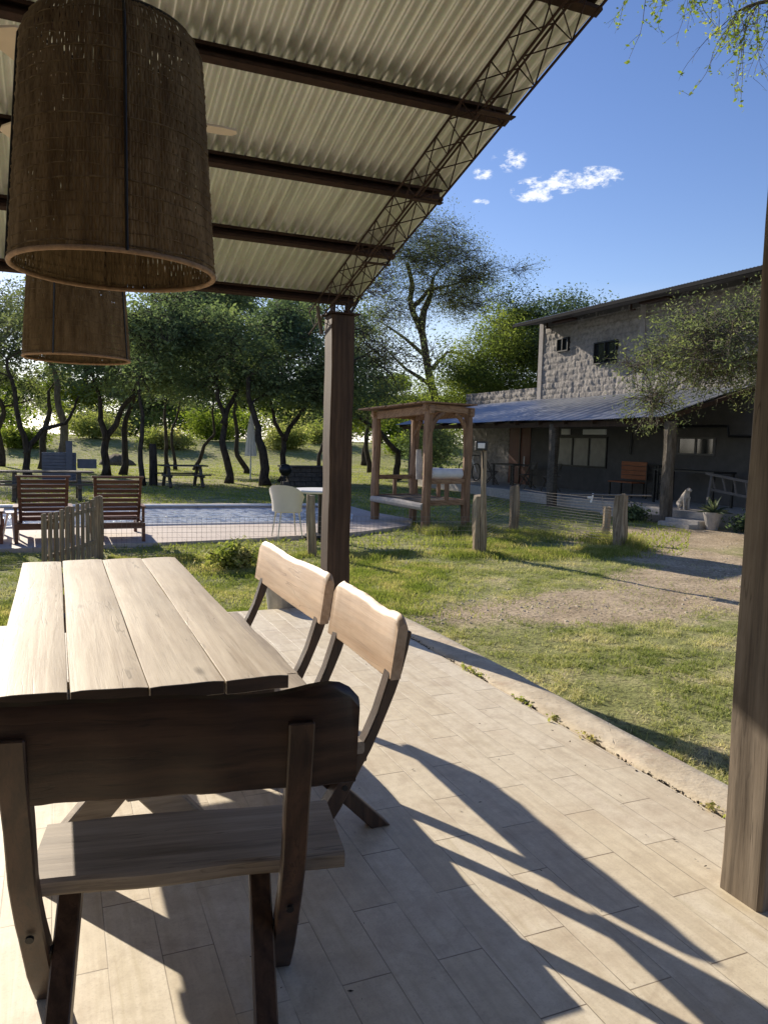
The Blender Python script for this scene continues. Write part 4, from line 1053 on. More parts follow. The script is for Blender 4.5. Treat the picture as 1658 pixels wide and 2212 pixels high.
# porch roof
ey_ = np.arange(13.0, 27.2, 0.02); t_ = np.linspace(0, 1, 8)
Yg, Tg = np.meshgrid(ey_, t_, indexing='ij')
Xg = 12.0 + 3.0 * Tg; Zg = 2.20 + 0.87 * Tg + 0.012 * np.sin(Yg * 2 * math.pi / 0.076) + 0.015 * np.sin(Yg * 1.1 + Tg * 2)
keepY = Yg - 0.0
Yg2 = np.where(Yg < 13.3, np.maximum(Yg, 13.0 + 0.5 * Tg), Yg)
grid('porch_roof', np.stack([Xg, Yg2, Zg], -1), 'tin_blue', hs)
for y in np.arange(13.2, 27, 1.15): 
    g = G(); g.bar((12.1, y, 2.13), (14.95, y, 2.98), 0.06, 0.10); g.build('rafter', 'post_red', hs)
g = G(); g.b2(12.22, 12.34, 13.05, 27.0, 2.02, 2.15); g.build('porch_beam', 'post_red', hs)
for y in (13.05, 17.3, 26.2):
    o = rough_post('porch_post', 12.3, y, 2.12, 0.25, 'bark_pale' if y < 14 else 'picnic', hs, n=12)
g = G(); g.b2(12.65, WX + 0.2, 12.2, 27.0, -0.2, 0.17); g.build('porch_slab', 'concrete', hs, bevel=0.01)
for (x0, x1, y0, y1, z1) in ((12.25, 12.64, 13.5, 15.2, 0.03), (12.2, 12.64, 12.0, 12.95, 0.04), (11.95, 12.2, 12.0, 12.9, -0.03)):
    g = G(); g.b2(x0, x1, y0, y1, -0.2, z1); g.build('porch_step', 'concrete', hs, bevel=0.01)
g = G(); g.b2(WX - 0.03, WX + 0.02, 22.42, 23.74, 0.17, 2.28); dr = g.build('door', 'door', hs)
g = G(); g.b2(WX - 0.06, WX - 0.03, 23.0, 23.04, 0.17, 2.28); g.build('door_gap', 'black', dr)
g = G(); g.tube([(WX - 0.1, 22.65, 0.8), (WX - 0.1, 22.65, 1.15)], 0.02, 6); g.build('handle', 'white', dr)
def window(y0, y1, z0, z1, n, frame, pane, w=0.05, x=WX):
    f_ = G()
    f_.b2(x - 0.05, x + 0.02, y0, y1, z0, z0 + w); f_.b2(x - 0.05, x + 0.02, y0, y1, z1 - w, z1)
    for k in range(n + 1): yc = y0 + w / 2 + (y1 - y0 - w) * k / n; f_.b2(x - 0.048, x + 0.018, yc - w / 2, yc + w / 2, z0 + w, z1 - w)
    fr = f_.build('window', frame, hs)
    for k in range(n):
        a = y0 + w + (y1 - y0 - w) * k / n; b = a + (y1 - y0 - w) / n - w; g = G(); g.b2(x - 0.02, x - 0.01, a, b, z0 + w, z1 - w); g.build('pane', pane if isinstance(pane, str) else pane[k], fr)
    return fr
wf = window(18.4, 20.9, 0.90, 1.84, 3, 'black', 'curtain')
g = G(); g.b2(WX - 0.09, WX - 0.03, 18.45, 19.5, 1.90, 2.06); g.build('transom_board', 'white', hs); g = G(); g.b2(WX - 0.09, WX - 0.03, 20.2, 20.6, 1.90, 2.08); g.build('transom_board', 'white', hs)
window(14.36, 15.6, 1.38, 1.84, 2, 'ladder', 'darkglass', 0.045)
g = G(); g.tube([(WX - 0.07, 16.3, 2.12), (WX - 0.07, 13.95, 2.10), (WX - 0.07, 13.9, 1.86), (WX - 0.07, 12.6, 1.84)], 0.03, 8); g.build('pipe', 'black', hs)
g = G(); g.tube([(WX - 0.07, 17.35, 1.95), (WX - 0.07, 17.35, 1.35)], 0.03, 8); g.build('drain_pipe', 'black', hs)

# porch furniture
ob = empty('slatted_bench', (14.5, 16.9, 0.17), 'orange-brown slatted bench on black legs against the porch wall', 'bench')
g = G()
for k in range(4): g.b2(14.74, 14.77, 16.45, 17.45, 0.66 + k * 0.125, 0.77 + k * 0.125)
g.build('backrest', 'orange', ob)
g = G()
for k in range(3): g.b2(14.28 + k * 0.15, 14.41 + k * 0.15, 16.45, 17.45, 0.57, 0.60)
g.build('seat', 'orange', ob)
for y in (16.5, 17.4):
    for x in (14.32, 14.72): g = G(); g.b2(x - 0.02, x + 0.02, y - 0.02, y + 0.02, 0.17, 0.57); g.build('leg', 'black', ob)
sh_ = empty('metal_shelf', (14.7, 16.0, 0.17), 'narrow black metal shelf rack beside the orange bench', 'shelf')
for y in (15.78, 16.2):
    for x in (14.55, 14.85): g = G(); g.b2(x - .015, x + .015, y - .015, y + .015, 0.17, 1.10); g.build('upright', 'black', sh_)
for z in (0.35, 0.6, 0.85, 1.08): g = G(); g.b2(14.55, 14.85, 15.78, 16.2, z, z + 0.015); g.build('shelf', 'black', sh_)
def porch_chair(loc, rot, label, folding=True):
    root = empty('porch_chair', (0, 0, 0), label, 'chair', 'dark chairs on the porch')
    g = G(); g.b2(-.2, .2, -.2, .2, .43, .455); g.build('seat', 'picnic', root, world=False)
    g = G(); g.box((0, 0.21, 0.72), (0.4, 0.02, 0.22), Matrix.Rotation(-0.15, 3, 'X')); g.build('backrest', 'picnic', root, world=False)
    for s_ in (-1, 1):
        g = G(); g.bar((s_ * .19, -0.2, 0), (s_ * .19, 0.23, 0.84), 0.022, 0.03); g.build('frame', 'picnic', root, world=False)
        g = G(); g.bar((s_ * .165, 0.24, 0), (s_ * .165, -0.16, 0.44), 0.022, 0.03); g.build('frame', 'picnic', root, world=False)
    root.location = loc; root.rotation_euler = (0, 0, rot); return root
porch_chair((13.6, 19.2, 0.17), -1.4, 'dark folding chair on the porch in front of the right window pane')
porch_chair((13.5, 20.3, 0.17), -1.7, 'dark folding chair on the porch in front of the left window pane')
porch_chair((13.6, 22.6, 0.17), 1.2, 'dark chair on the porch in front of the red door')
pt_ = empty('porch_table', (13.9, 21.7, 0.17), 'dark table on the porch left of the curtained window', 'table')
g = G(); g.b2(13.5, 14.3, 21.1, 22.5, 0.86, 0.90); g.build('table_top', 'picnic', pt_)
for x in (13.55, 14.25):
    for y in (21.2, 22.4): g = G(); g.b2(x - .03, x + .03, y - .03, y + .03, 0.17, 0.86); g.build('leg', 'picnic', pt_)
mb = empty('bicycle', (14.2, 25.2, 0.17), 'dark bicycle with pale frame leaning at the sunlit end of the porch', 'bicycle')
def ring_tube(g, c, r, rr, ax):
    pts = []
    for k in range(25):
        a = 2 * math.pi * k / 24; pts.append(Vector(c) + Vector(ax) * math.cos(a) * r + Vector((0, 0, 1)) * math.sin(a) * r)
    g.tube(pts, rr, 6, False)
for yv in (24.7, 25.75):
    g = G(); ring_tube(g, (14.2, yv, 0.50), 0.31, 0.025, (0, 1, 0)); g.build('wheel', 'black', mb)
g = G(); q = [(14.2, 24.7, .5), (14.2, 25.0, .95), (14.2, 25.45, .9), (14.2, 25.25, .45), (14.2, 25.0, .95)]
g.tube(q, 0.024, 6); g.tube([(14.2, 25.75, .5), (14.2, 25.25, .45)], .02, 6); g.tube([(14.2, 25.75, .5), (14.2, 25.45, .9)], .018, 6); g.tube([(14.2, 25.0, .95), (14.2, 24.95, 1.1)], .018, 6); g.build('frame', 'white', mb)
g = G(); g.tube([(13.95, 24.95, 1.1), (14.45, 24.95, 1.1)], .018, 6); g.build('handlebar', 'black', mb)
g = G(); g.box((14.2, 25.5, .96), (.12, .26, .05)); g.build('saddle', 'black', mb, bevel=.015)
# ladder propped on the porch step
ld = empty('ladder', (13.0, 12.4, 0.0), 'pale wooden ladder lying on its side, propped at the right end of the porch', 'ladder')
a1, b1 = Vector((13.3, 12.95, 1.00)), Vector((13.3, 11.4, 0.83)); a2, b2_ = Vector((13.3, 12.85, 0.66)), Vector((13.3, 11.4, 0.52))
for a, b in ((a1, b1), (a2, b2_)): g = G(); g.bar(a, b, 0.04, 0.055); g.build('rail', 'ladder', ld)
for k in range(5): t = 0.1 + 0.2 * k; g = G(); g.bar(a1.lerp(b1, t), a2.lerp(b2_, t + 0.03), 0.03, 0.03, (1, 0, 0)); g.build('rung', 'ladder', ld)
g = G(); g.bar((13.3, 12.78, 0.97), (13.02, 12.62, 0.17), 0.035, 0.045, (0, 1, 0)); g.build('prop', 'ladder', ld)
g = G(); g.bar((13.35, 11.6, 0.8), (13.6, 11.6, 0.0), 0.04, 0.05, (0, 1, 0)); g.build('prop', 'ladder', ld)
dt = empty('work_table', (14.2, 13.9, 0.17), 'dark metal table below the small porch window, behind the dog', 'table')
g = G(); g.b2(13.9, 14.6, 13.3, 15.3, 0.98, 1.02); g.build('table_top', 'black', dt)
for x in (13.95, 14.55):
    for y in (13.35, 15.25): g = G(); g.b2(x - .025, x + .025, y - .025, y + .025, .17, .98); g.build('leg', 'black', dt)

# potted agave
ap = empty('potted_agave', (12.38, 11.8, -0.1), 'agave in a tapering pale pot at the foot of the porch', 'potted plant')
g = G(); g.lathe([(0.10, 0.0), (0.11, 0.01), (0.19, 0.33), (0.195, 0.37), (0.17, 0.37), (0.0, 0.34)], (12.38, 11.8, -0.12), 18); g.build('pot', 'concrete', ap)
g = G()
for k in range(30):
    a = k * 2.4; el = random.uniform(-0.1, 1.25); L = random.uniform(0.28, 0.5)
    d = Vector((math.cos(a) * math.cos(el), math.sin(a) * math.cos(el), math.sin(el))); s_ = d.cross(Vector((0, 0, 1))).normalized(); o_ = Vector((12.38, 11.8, 0.24))
    p = [o_ + s_ * .03, o_ + d * L * .5 + s_ * .035 + Vector((0, 0, .02)), o_ + d * L - Vector((0, 0, .03)), o_ + d * L * .5 - s_ * .035 + Vector((0, 0, .02)), o_ - s_ * .03, o_ + d * L * .5 - Vector((0, 0, .015))]
    g.add(p, [(0, 1, 5), (1, 2, 5), (2, 3, 5), (3, 4, 5), (4, 0, 5)])
g.build('leaves', 'agave', ap)

# ------------------------------------------------------------------ dog
dg = empty('dog', (12.95, 13.18, 0.17), 'white dog with a dark ear sitting on the porch edge beside the round post', 'dog')
def skin(name, verts, edges, radii, mat, parent, root=0, sub=2):
    me = bpy.data.meshes.new(name); me.from_pydata(verts, edges, []); o = bpy.data.objects.new(name, me); COL.objects.link(o)
    mod = o.modifiers.new('s', 'SKIN'); 
    for i, r in enumerate(radii): me.skin_vertices[0].data[i].radius = (r, r); me.skin_vertices[0].data[i].use_root = (i == root)
    sb = o.modifiers.new('u', 'SUBSURF'); sb.levels = sub; sb.render_levels = sub
    dgp = bpy.context.evaluated_depsgraph_get(); me2 = bpy.data.meshes.new_from_object(o.evaluated_get(dgp)); me2.name = name
    bpy.data.objects.remove(o); me2.polygons.foreach_set('use_smooth', [True] * len(me2.polygons)); me2.materials.clear(); me2.materials.append(M_[mat])
    o = bpy.data.objects.new(name, me2); COL.objects.link(o); o.parent = parent; return o
# local: faces -Y (toward the right of the photo)
V_ = [(0, .13, .10), (0, .10, .17), (0, .02, .26), (0, -.06, .34), (0, -.09, .41), (0, -.13, .465), (0, -.20, .45), (0, -.255, .435),
      (-.05, -.07, .24), (-.055, -.095, .12), (-.055, -.09, .02), (-.055, -.125, .012),
      (.05, -.07, .24), (.055, -.085, .12), (.055, -.08, .02), (.055, -.115, .012),
      (-.08, .09, .12), (-.095, 0.0, .10), (-.09, .06, .025), (-.09, -.03, .015),
      (.08, .09, .12), (.095, 0.0, .10), (.09, .06, .025), (.09, -.03, .015), (0, .22, .05), (.03, .30, .025)]
E_ = [(0, 1), (1, 2), (2, 3), (3, 4), (4, 5), (5, 6), (6, 7), (3, 8), (8, 9), (9, 10), (10, 11), (3, 12), (12, 13), (13, 14), (14, 15), (0, 16), (16, 17), (17, 18), (18, 19), (0, 20), (20, 21), (21, 22), (22, 23), (0, 24), (24, 25)]
rd_ = [.085, .092, .088, .075, .055, .062, .036, .026, .036, .025, .020, .018, .036, .025, .020, .018, .055, .04, .025, .02, .055, .04, .025, .02, .022, .013]
M_['fur'] = plain('short_white_fur', (0.52, 0.47, 0.40), 0.9, var=0.2, scale=9)
M_['fur_dark'] = plain('dark_brown_fur', (0.06, 0.045, 0.035), 0.9)
skin('body', V_, E_, rd_, 'fur', dg)
for s_ in (-1, 1):
    g = G(); g.add([(s_ * .03, -.10, .52), (s_ * .062, -.135, .505), (s_ * .075, -.10, .43), (s_ * .05, -.09, .47), (s_ * .045, -.115, .50)], [(0, 1, 4), (1, 2, 4), (2, 3, 4), (3, 0, 4), (0, 3, 2, 1)]); g.build('ear', 'fur_dark', dg, world=False)
g = G(); g.lathe([(0.0, -.015), (.013, -.008), (.015, 0), (.01, .01), (0, .013)], (0, -.283, .445), 10); g.build('nose', 'black', dg, world=False)
for s_ in (-1, 1):
    g = G(); g.lathe([(0.0, -.008), (.007, 0), (0, .008)], (s_ * .034, -.185, .485), 8); g.build('eye', 'black', dg, world=False)
dg.rotation_euler = (0, 0, R(-12))

# ================================================================== PLANTS
def leaf_quads(C, size, r_, aspect=2.2, droop=0.0):
    """C (n,3) centres -> V,F of small folded leaf quads"""
    n = len(C)
    d = r_.normal(size=(n, 3)); d[:, 2] = d[:, 2] * 0.7 - droop; d /= np.linalg.norm(d, axis=1, keepdims=True) + 1e-9
    q = r_.normal(size=(n, 3)); s_ = np.cross(d, q); s_ /= np.linalg.norm(s_, axis=1, keepdims=True) + 1e-9
    sz = size * (0.45 + 1.5 * r_.uniform(size=(n, 1)) ** 2); L = d * sz * 0.5; Wd = s_ * sz * 0.5 / aspect
    V = np.stack([C - L, C + Wd, C + L, C - Wd], 1).reshape(-1, 3)
    return V, np.arange(4 * n).reshape(n, 4)
def tree(name, label, trunks, crowns, n_clump, n_leaf, lsize, lmat, bark='bark', seed=1, r0=0.16, group=None, cat='tree', sig=0.42, twigs=5, twig_r=0.009, twig_len=0.7, flat=0.6, limbs=(), nsub=9, aspect=2.2):
    r_ = np.random.default_rng(seed); base = trunks[0][0]
    root = empty(name, (base[0], base[1], base[2]), label, cat, group)
    g = G(); nodes = []      # (pos, radius)
    for ti, tr in enumerate(list(trunks) + list(limbs)):
        pts = [Vector(p) for p in tr]; out = []
        for a in range(len(pts) - 1):
            for k in range(5): out.append(pts[a].lerp(pts[a + 1], k / 5))
        out.append(pts[-1]); n = len(out)
        ph = r_.uniform(0, 6); crook = 0.06 if cat == 'tree' else 0.0; rr = r0 if ti < len(trunks) else r0 * 0.5
        if ti > 0 and ti < len(trunks): rr = r0 * 0.8
        out = [p + Vector((math.sin(i * 0.9 + ph), math.cos(i * 0.7 + ph), 0)) * (0.25 * rr + crook * (0.5 + 0.5 * math.sin(i * 1.7 + ph))) * (1 if 0 < i else 0) for i, p in enumerate(out)]
        rad = [rr * (1.35 if i == 0 and ti < len(trunks) else 1) * (1 - (0.62 if ti < len(trunks) else 0.88) * i / (n - 1)) for i in range(n)]
        g.tube(out, rad, 9)
        for i in range(n // 3 if ti < len(trunks) else 1, n): nodes.append((out[i], rad[i]))
    cl = []
    for (c, rad, w) in crowns:
        k = int(n_clump * w)
        subs = []
        for _ in range(nsub):
            q = r_.normal(size=3); q /= np.linalg.norm(q); subs.append((q * r_.uniform(0.35, 0.95), r_.uniform(0.22, 0.42)))
        while k > 0:
            sc_, sr = subs[int(r_.integers(0, nsub))]; p = sc_ + r_.normal(size=3) * sr * 0.6 * np.array([1, 1, 0.7])
            if p[2] < -0.75 or np.linalg.norm(p) > 1.25: continue
            cl.append(Vector((c[0] + p[0] * rad[0], c[1] + p[1] * rad[1], c[2] + p[2] * rad[2]))); k -= 1
    top = nodes[-1][0]; cl.sort(key=lambda p: (p - top).length)
    tips = []
    for c in cl:
        best = min(nodes, key=lambda nd: (nd[0] - c).length + max(0, nd[0].z - c.z) * 0.9)
        a, ra = best; L = (c - a).length; nseg = max(3, int(L / 0.45)); ra = min(ra * 0.62, 0.035 + L * 0.018)
        pts = [a]; rad = [ra]; off = Vector(r_.normal(size=3)) * 0.10 * L
        for k in range(1, nseg + 1):
            t = k / nseg; p = a.lerp(c, t) + off * math.sin(t * math.pi) + Vector((0, 0, 0.14 * L * math.sin(t * math.pi))) + Vector(r_.normal(size=3)) * 0.035 * L / nseg
            pts.append(p); rad.append(max(0.008, ra * (1 - 0.8 * t)))
            if k < nseg: nodes.append((p, rad[-1]))
        g.tube(pts, rad, 5, False); tips.append(pts[-1])
        for _ in range(twigs):
            dv = Vector(r_.normal(size=3)); dv.z *= 0.6; dv.normalize(); s0 = pts[-1] if _ % 2 else pts[-2]
            mid = s0 + dv * twig_len * 0.5 + Vector((0, 0, 0.05)); e = s0 + dv * twig_len * r_.uniform(0.7, 1.2) + Vector((0, 0, r_.uniform(-.15, .1)))
            g.tube([s0, mid, e], [twig_r, twig_r * 0.8, twig_r * 0.4], 3, False); tips.append(e)
    g.build('trunk', bark, root, smooth=True)
    T_ = np.array([tuple(p) for p in tips]); k = r_.integers(0, len(T_), n_leaf)
    dens = r_.uniform(0.3, 1.0, len(T_)); k = k[r_.uniform(size=n_leaf) < dens[k]]
    C = T_[k] + r_.normal(size=(len(k), 3)) * np.array([sig, sig, sig * flat])
    V, F = leaf_quads(C, lsize, r_, aspect)
    np_mesh('crown', V, F, lmat, root)
    return root

GT = 'trees in the grove beyond the pool'
def far_off(k, pts, floor=None):
    return [(x * k, y * k, 1.5 + (z - 1.5) * k) for x, y, z in pts]
def gtree(label, trunk, crown, seed, mat='leaf_dark', nl=17000, ls=0.10, nc=34, r0=0.17, extra=(), cat='tree', **k):
    crown = [((c[0], c[1], c[2] - 0.35), (q[0] * 1.12, q[1], q[2] * 1.12), w) for c, q, w in crown]; 
    far = trunk[0][1] > 34
    if far: crown = [((c[0], c[1], c[2] + 1.0), (q[0] * 1.2, q[1], q[2] * 1.35), w) for c, q, w in crown]; nl = int(nl * 1.5)
    else: crown = [((c[0], c[1], min(c[2], 4.5)), (q[0] * 1.1, q[1], min(q[2], 1.9)), w) for c, q, w in crown]; nl = int(nl * 0.5)
    nl = int(nl * 2.0); ls *= 1.15; nc = int(nc * 1.6); k.setdefault('twigs', 7); k.setdefault('twig_r', 0.014); k.setdefault('sig', 0.26); r0 *= 0.85
    return tree('grove_tree', label, [trunk] + list(extra), crown, nc, nl, ls, mat, seed=seed, r0=r0, group=GT, cat=cat, **k)
gtree('leaning dark tree at the left edge with a side limb curving right, behind the loungers', [(-0.99, 32.1, -0.12), (-1.09, 32.1, 1.33), (-1.46, 32.1, 3.11), (-1.6, 32.2, 4.2)], [((-2.2, 32, 5.6), (2.8, 2.2, 2.3), 1)], 21, 'leaf_grey', 9000, 0.09, 30, 0.16, extra=([(-1.03, 32.1, 0.7), (-0.5, 32.3, 1.65), (0.35, 32.6, 1.9), (0.9, 32.6, 3.0)],))
gtree('thin dark trunk just left of the pale-barked tree, behind the grey crate', [(-0.57, 38, -0.15), (-0.38, 38, 2.02), (-0.19, 38, 3.4)], [((-0.6, 38, 5.0), (1.8, 2, 1.4), 1)], 22, 'leaf_grey', 5000, 0.10, 20, 0.20)
gtree('pale mottled-bark tree standing behind the upright board of the grey crate', [(0.28, 37, -0.15), (0.30, 37, 2.0), (0.05, 37, 3.6), (-0.2, 37, 5)], [((0.3, 37, 5.4), (1.9, 2, 1.3), 1)], 23, 'leaf_grey', 6000, 0.10, 22, 0.24, bark='bark_pale')
gtree('forked tree whose right limb leans toward the neighbouring dark trunk, right of the loungers', [(1.81, 32.1, -0.12), (1.85, 32.1, 1.48), (2.5, 32.1, 2.6), (3.2, 32, 3.6)], [((3.2, 31.5, 5.3), (2.2, 2, 1.9), 1)], 24, 'leaf_dark', 15000, 0.11, 34, 0.19, extra=([(1.84, 32.1, 1.3), (1.6, 32.2, 2.6), (1.4, 32.3, 3.8)],))
gtree('straight dark trunk close beside the forked tree', [(2.5, 33, -0.12), (2.68, 33, 2.2), (3.0, 33, 3.6)], [((2.6, 33, 5.2), (1.9, 2, 1.8), 1)], 25, 'leaf_dark', 11000, 0.11, 28, 0.17)
gtree('slim grey trunk just left of the timber stump', [(2.58, 26.0, -0.12), (2.55, 26.0, 1.9), (2.5, 26, 3.2)], [((3.0, 26.5, 5.0), (1.9, 1.8, 1.8), 1)], 26, 'leaf_dark', 16000, 0.09, 34, 0.11)
gtree('twin slender trunks right behind the picnic table', [(5.0, 38.5, -0.12), (4.85, 38.5, 1.92), (4.9, 38.4, 3.4)], [((5.0, 38, 5.4), (2.6, 2.2, 2.4), 1)], 27, 'leaf_grey', 14000, 0.11, 34, 0.13, extra=([(5.35, 38.5, -0.12), (5.2, 38.5, 1.9), (5.6, 38.4, 3.2)],))
gtree('small curved tree arching to the right behind the picnic table', [(6.3, 38.5, -0.1), (6.7, 38.5, 1.0), (7.2, 38.5, 1.7), (7.2, 38.5, 3.4)], [((7.0, 38.3, 5.6), (2.4, 2, 2.2), 1)], 28, 'leaf_dark', 14000, 0.11, 32, 0.13)
gtree('stout upright grove tree left of the closed parasol, forking near eye level', [(5.74, 27.7, -0.12), (5.55, 27.7, 1.38), (5.51, 27.7, 2.44), (5.2, 27.7, 3.6)], [((5.0, 27.7, 5.4), (2.4, 2, 2.4), 1)], 29, 'leaf_dark', 24000, 0.10, 42, 0.17, extra=([(5.53, 27.7, 2.0), (5.9, 27.8, 3.0), (6.3, 28, 4.0)],))
gtree('crooked thin tree leaning left beside the closed parasol', [(8.2, 35.5, -0.1), (7.7, 35.5, 0.95), (7.6, 35.5, 2.7), (7.9, 35.5, 4)], [((8.4, 35, 5.8), (2.4, 2, 2.3), 1)], 30, 'leaf_dark', 14000, 0.11, 34, 0.16)
gtree('thick black trunk leaning left, right of the closed parasol', [(6.74, 26.4, -0.12), (6.59, 26.4, 1.32), (6.37, 26.4, 2.03), (6.1, 26.5, 3.6)], [((6.7, 26.6, 5.2), (2.2, 2, 2.1), 1)], 31, 'leaf_dark', 26000, 0.10, 44, 0.21)
gtree('crooked black trunk arching leftward, nearest to the barbecue wall', [(7.81, 28.2, -0.12), (7.95, 28.2, 1.2), (7.7, 28.2, 1.9), (7.3, 28.2, 2.9)], [((8.4, 27.6, 4.6), (1.7, 2, 1.7), 1)], 32, 'leaf_dark', 24000, 0.10, 40, 0.15, extra=([(7.9, 28.2, 1.5), (8.5, 28.0, 2.6), (8.9, 27.8, 3.3)],))
gtree('short leaning trunk seen just left of the corner post', [(13.3, 40.5, -0.1), (13.5, 40.5, 1.2), (13.9, 40.5, 2.6)], [((12.6, 40, 5.0), (2.6, 2, 2.6), 1)], 33, 'leaf_dark', 14000, 0.12, 32, 0.15)
gtree('dark trunk cut by the left edge of the photo', [(-2.44, 41, -0.1), (-2.45, 41, 1.59), (-2.31, 41, 2.71), (-2.6, 41, 4)], [((-3.2, 41, 5.2), (3, 2, 2.4), 1)], 34, 'leaf_grey', 9000, 0.11, 28, 0.2)
# right of the corner post
tree('spreading_tree', 'half-bare tree with thin twigs leaning out from behind the corner post', [[(8.6, 25, -0.1), (8.85, 25, 2.4), (9.1, 25, 5.2), (9.5, 25, 6.3)]], [((10.6, 25, 5.4), (2.0, 2, 2.2), 1)], 50, 9000, 0.07, 'leaf_grey', seed=41, r0=0.13, twigs=7, twig_r=0.012, twig_len=0.9, cat='tree',
     limbs=([(8.95, 25, 4.0), (9.9, 25, 4.5), (10.8, 25, 3.9), (11.3, 25, 3.2)],))
K = 1.5
tree('tall_mesquite', 'tall open-crowned tree with crooked dark trunk and see-through twiggy crown, behind the playhouse', [far_off(K, [(15.3, 30, 0.3), (15.1, 30, 3.3), (14.34, 30, 6.15), (13.78, 30, 7.5), (13.67, 30, 9.0)]), far_off(K, [(14.27, 30, 6.3), (14.66, 30, 7.69), (14.85, 30, 8.5)])],
     [(far_off(K, [(14.6, 30, 8.9)])[0], (3.3 * K, 2.8 * K, 2.0 * K), 0.6), (far_off(K, [(16.4, 29.6, 8.0)])[0], (2.2 * K, 2.4 * K, 1.6 * K), 0.3), (far_off(K, [(12.6, 30, 7.0)])[0], (1.4 * K, 1.8 * K, 1.8 * K), 0.18)], 210, 95000, 0.085, 'leaf_grey', seed=42, nsub=34, r0=0.33, twigs=14, twig_r=0.013, twig_len=1.3, sig=0.36,
     limbs=(far_off(K, [(13.94, 30, 7.2), (14.57, 30, 7.95), (15.61, 30, 8.3), (17.2, 29.7, 8.8)]), far_off(K, [(14.95, 30, 4.7), (15.57, 30, 5.46), (16.8, 30, 5.4)]), far_off(K, [(14.8, 30, 5.0), (13.6, 30, 5.9), (12.2, 30, 6.6)]), far_off(K, [(15.05, 30, 3.9), (13.7, 30, 4.6), (12.3, 30, 5.7)])))
tree('broad_tree', 'dense round-crowned green tree between the tall open tree and the farmhouse', [[(21.4, 34, -0.1), (21.5, 34, 2.6), (21.6, 34, 4.2)]], [((21.2, 34, 5.6), (3.8, 3, 3.6), 0.6), ((22.6, 33.6, 7.0), (2.2, 2.4, 2.2), 0.25), ((19.0, 33, 4.0), (2.0, 2, 2.2), 0.2)], 230, 170000, 0.10, 'leaf_olive', nsub=22, seed=43, r0=0.32, sig=0.30, twigs=7, twig_len=0.8)
tree('dark_tree', 'darker grey-green tree rising just behind the house corner', [[(24.0, 31, -0.1), (24.0, 31, 3.0), (23.8, 31, 5)]], [((23.2, 31, 6.0), (2.6, 2.4, 3.0), 1)], 90, 60000, 0.11, 'leaf_dark', seed=44, r0=0.25)
tree('yellowish_tree', 'low yellow-green tree seen between the corner post and the tall open tree', [[(19.0, 48, -0.1), (19.1, 48, 1.8), (19.2, 48, 2.8)]], [((19.2, 48, 3.8), (4.6, 3, 1.9), 1)], 60, 26000, 0.13, 'leaf_bright', seed=45, r0=0.2)
tree('dark_low_tree', 'small dark-leaved tree at the far end of the porch, behind the playhouse', [[(16.6, 34.5, -0.1), (16.4, 34.5, 0.9), (16.6, 34.5, 1.4)]], [((16.7, 34.5, 1.5), (1.6, 1.4, 1.2), 1)], 40, 16000, 0.10, 'leaf_dark', seed=46, r0=0.09)
tree('leaning_tree', 'black crooked trunk leaning left, seen through the playhouse', [[(13.2, 29.5, -0.1), (13.15, 29.5, 1.1), (12.3, 29.4, 1.9), (11.2, 29.3, 2.6)]], [((11.3, 29.3, 3.4), (1.7, 1.5, 1.1), 1)], 26, 7000, 0.09, 'leaf_dark', seed=47, r0=0.15)
tree('thin_tree', 'thin dark tree trunk just right of the corner post, behind the playhouse', [[(15.4, 38, -0.1), (15.1, 38, 1.8), (15.2, 38, 3.4)]], [((15.0, 38, 4.0), (2.2, 1.8, 1.3), 1)], 28, 7000, 0.1, 'leaf_grey', seed=48, r0=0.15)
# feathery tree in front of the house, right
tree('feathery_tree', 'feathery grey-green tree hanging over the porch roof in front of the farmhouse', [[(12.6, 9.6, -0.1), (12.5, 9.7, 1.9), (12.2, 10, 3.0), (11.8, 10.4, 3.6)]], [((11.2, 10.6, 3.35), (1.5, 1.6, 0.95), 0.7), ((12.6, 9.8, 3.9), (1.3, 1.2, 0.9), 0.4), ((10.9, 12.0, 2.45), (0.45, 0.35, 0.22), 0.06)], 170, 60000, 0.055, 'feather', seed=51, nsub=26, aspect=3.2, r0=0.09, sig=0.085, twigs=12, twig_r=0.008, twig_len=0.55, bark='bark_pale',
     limbs=([(11.9, 10.3, 3.3), (11.3, 11.2, 3.1), (10.8, 11.8, 2.5)],))
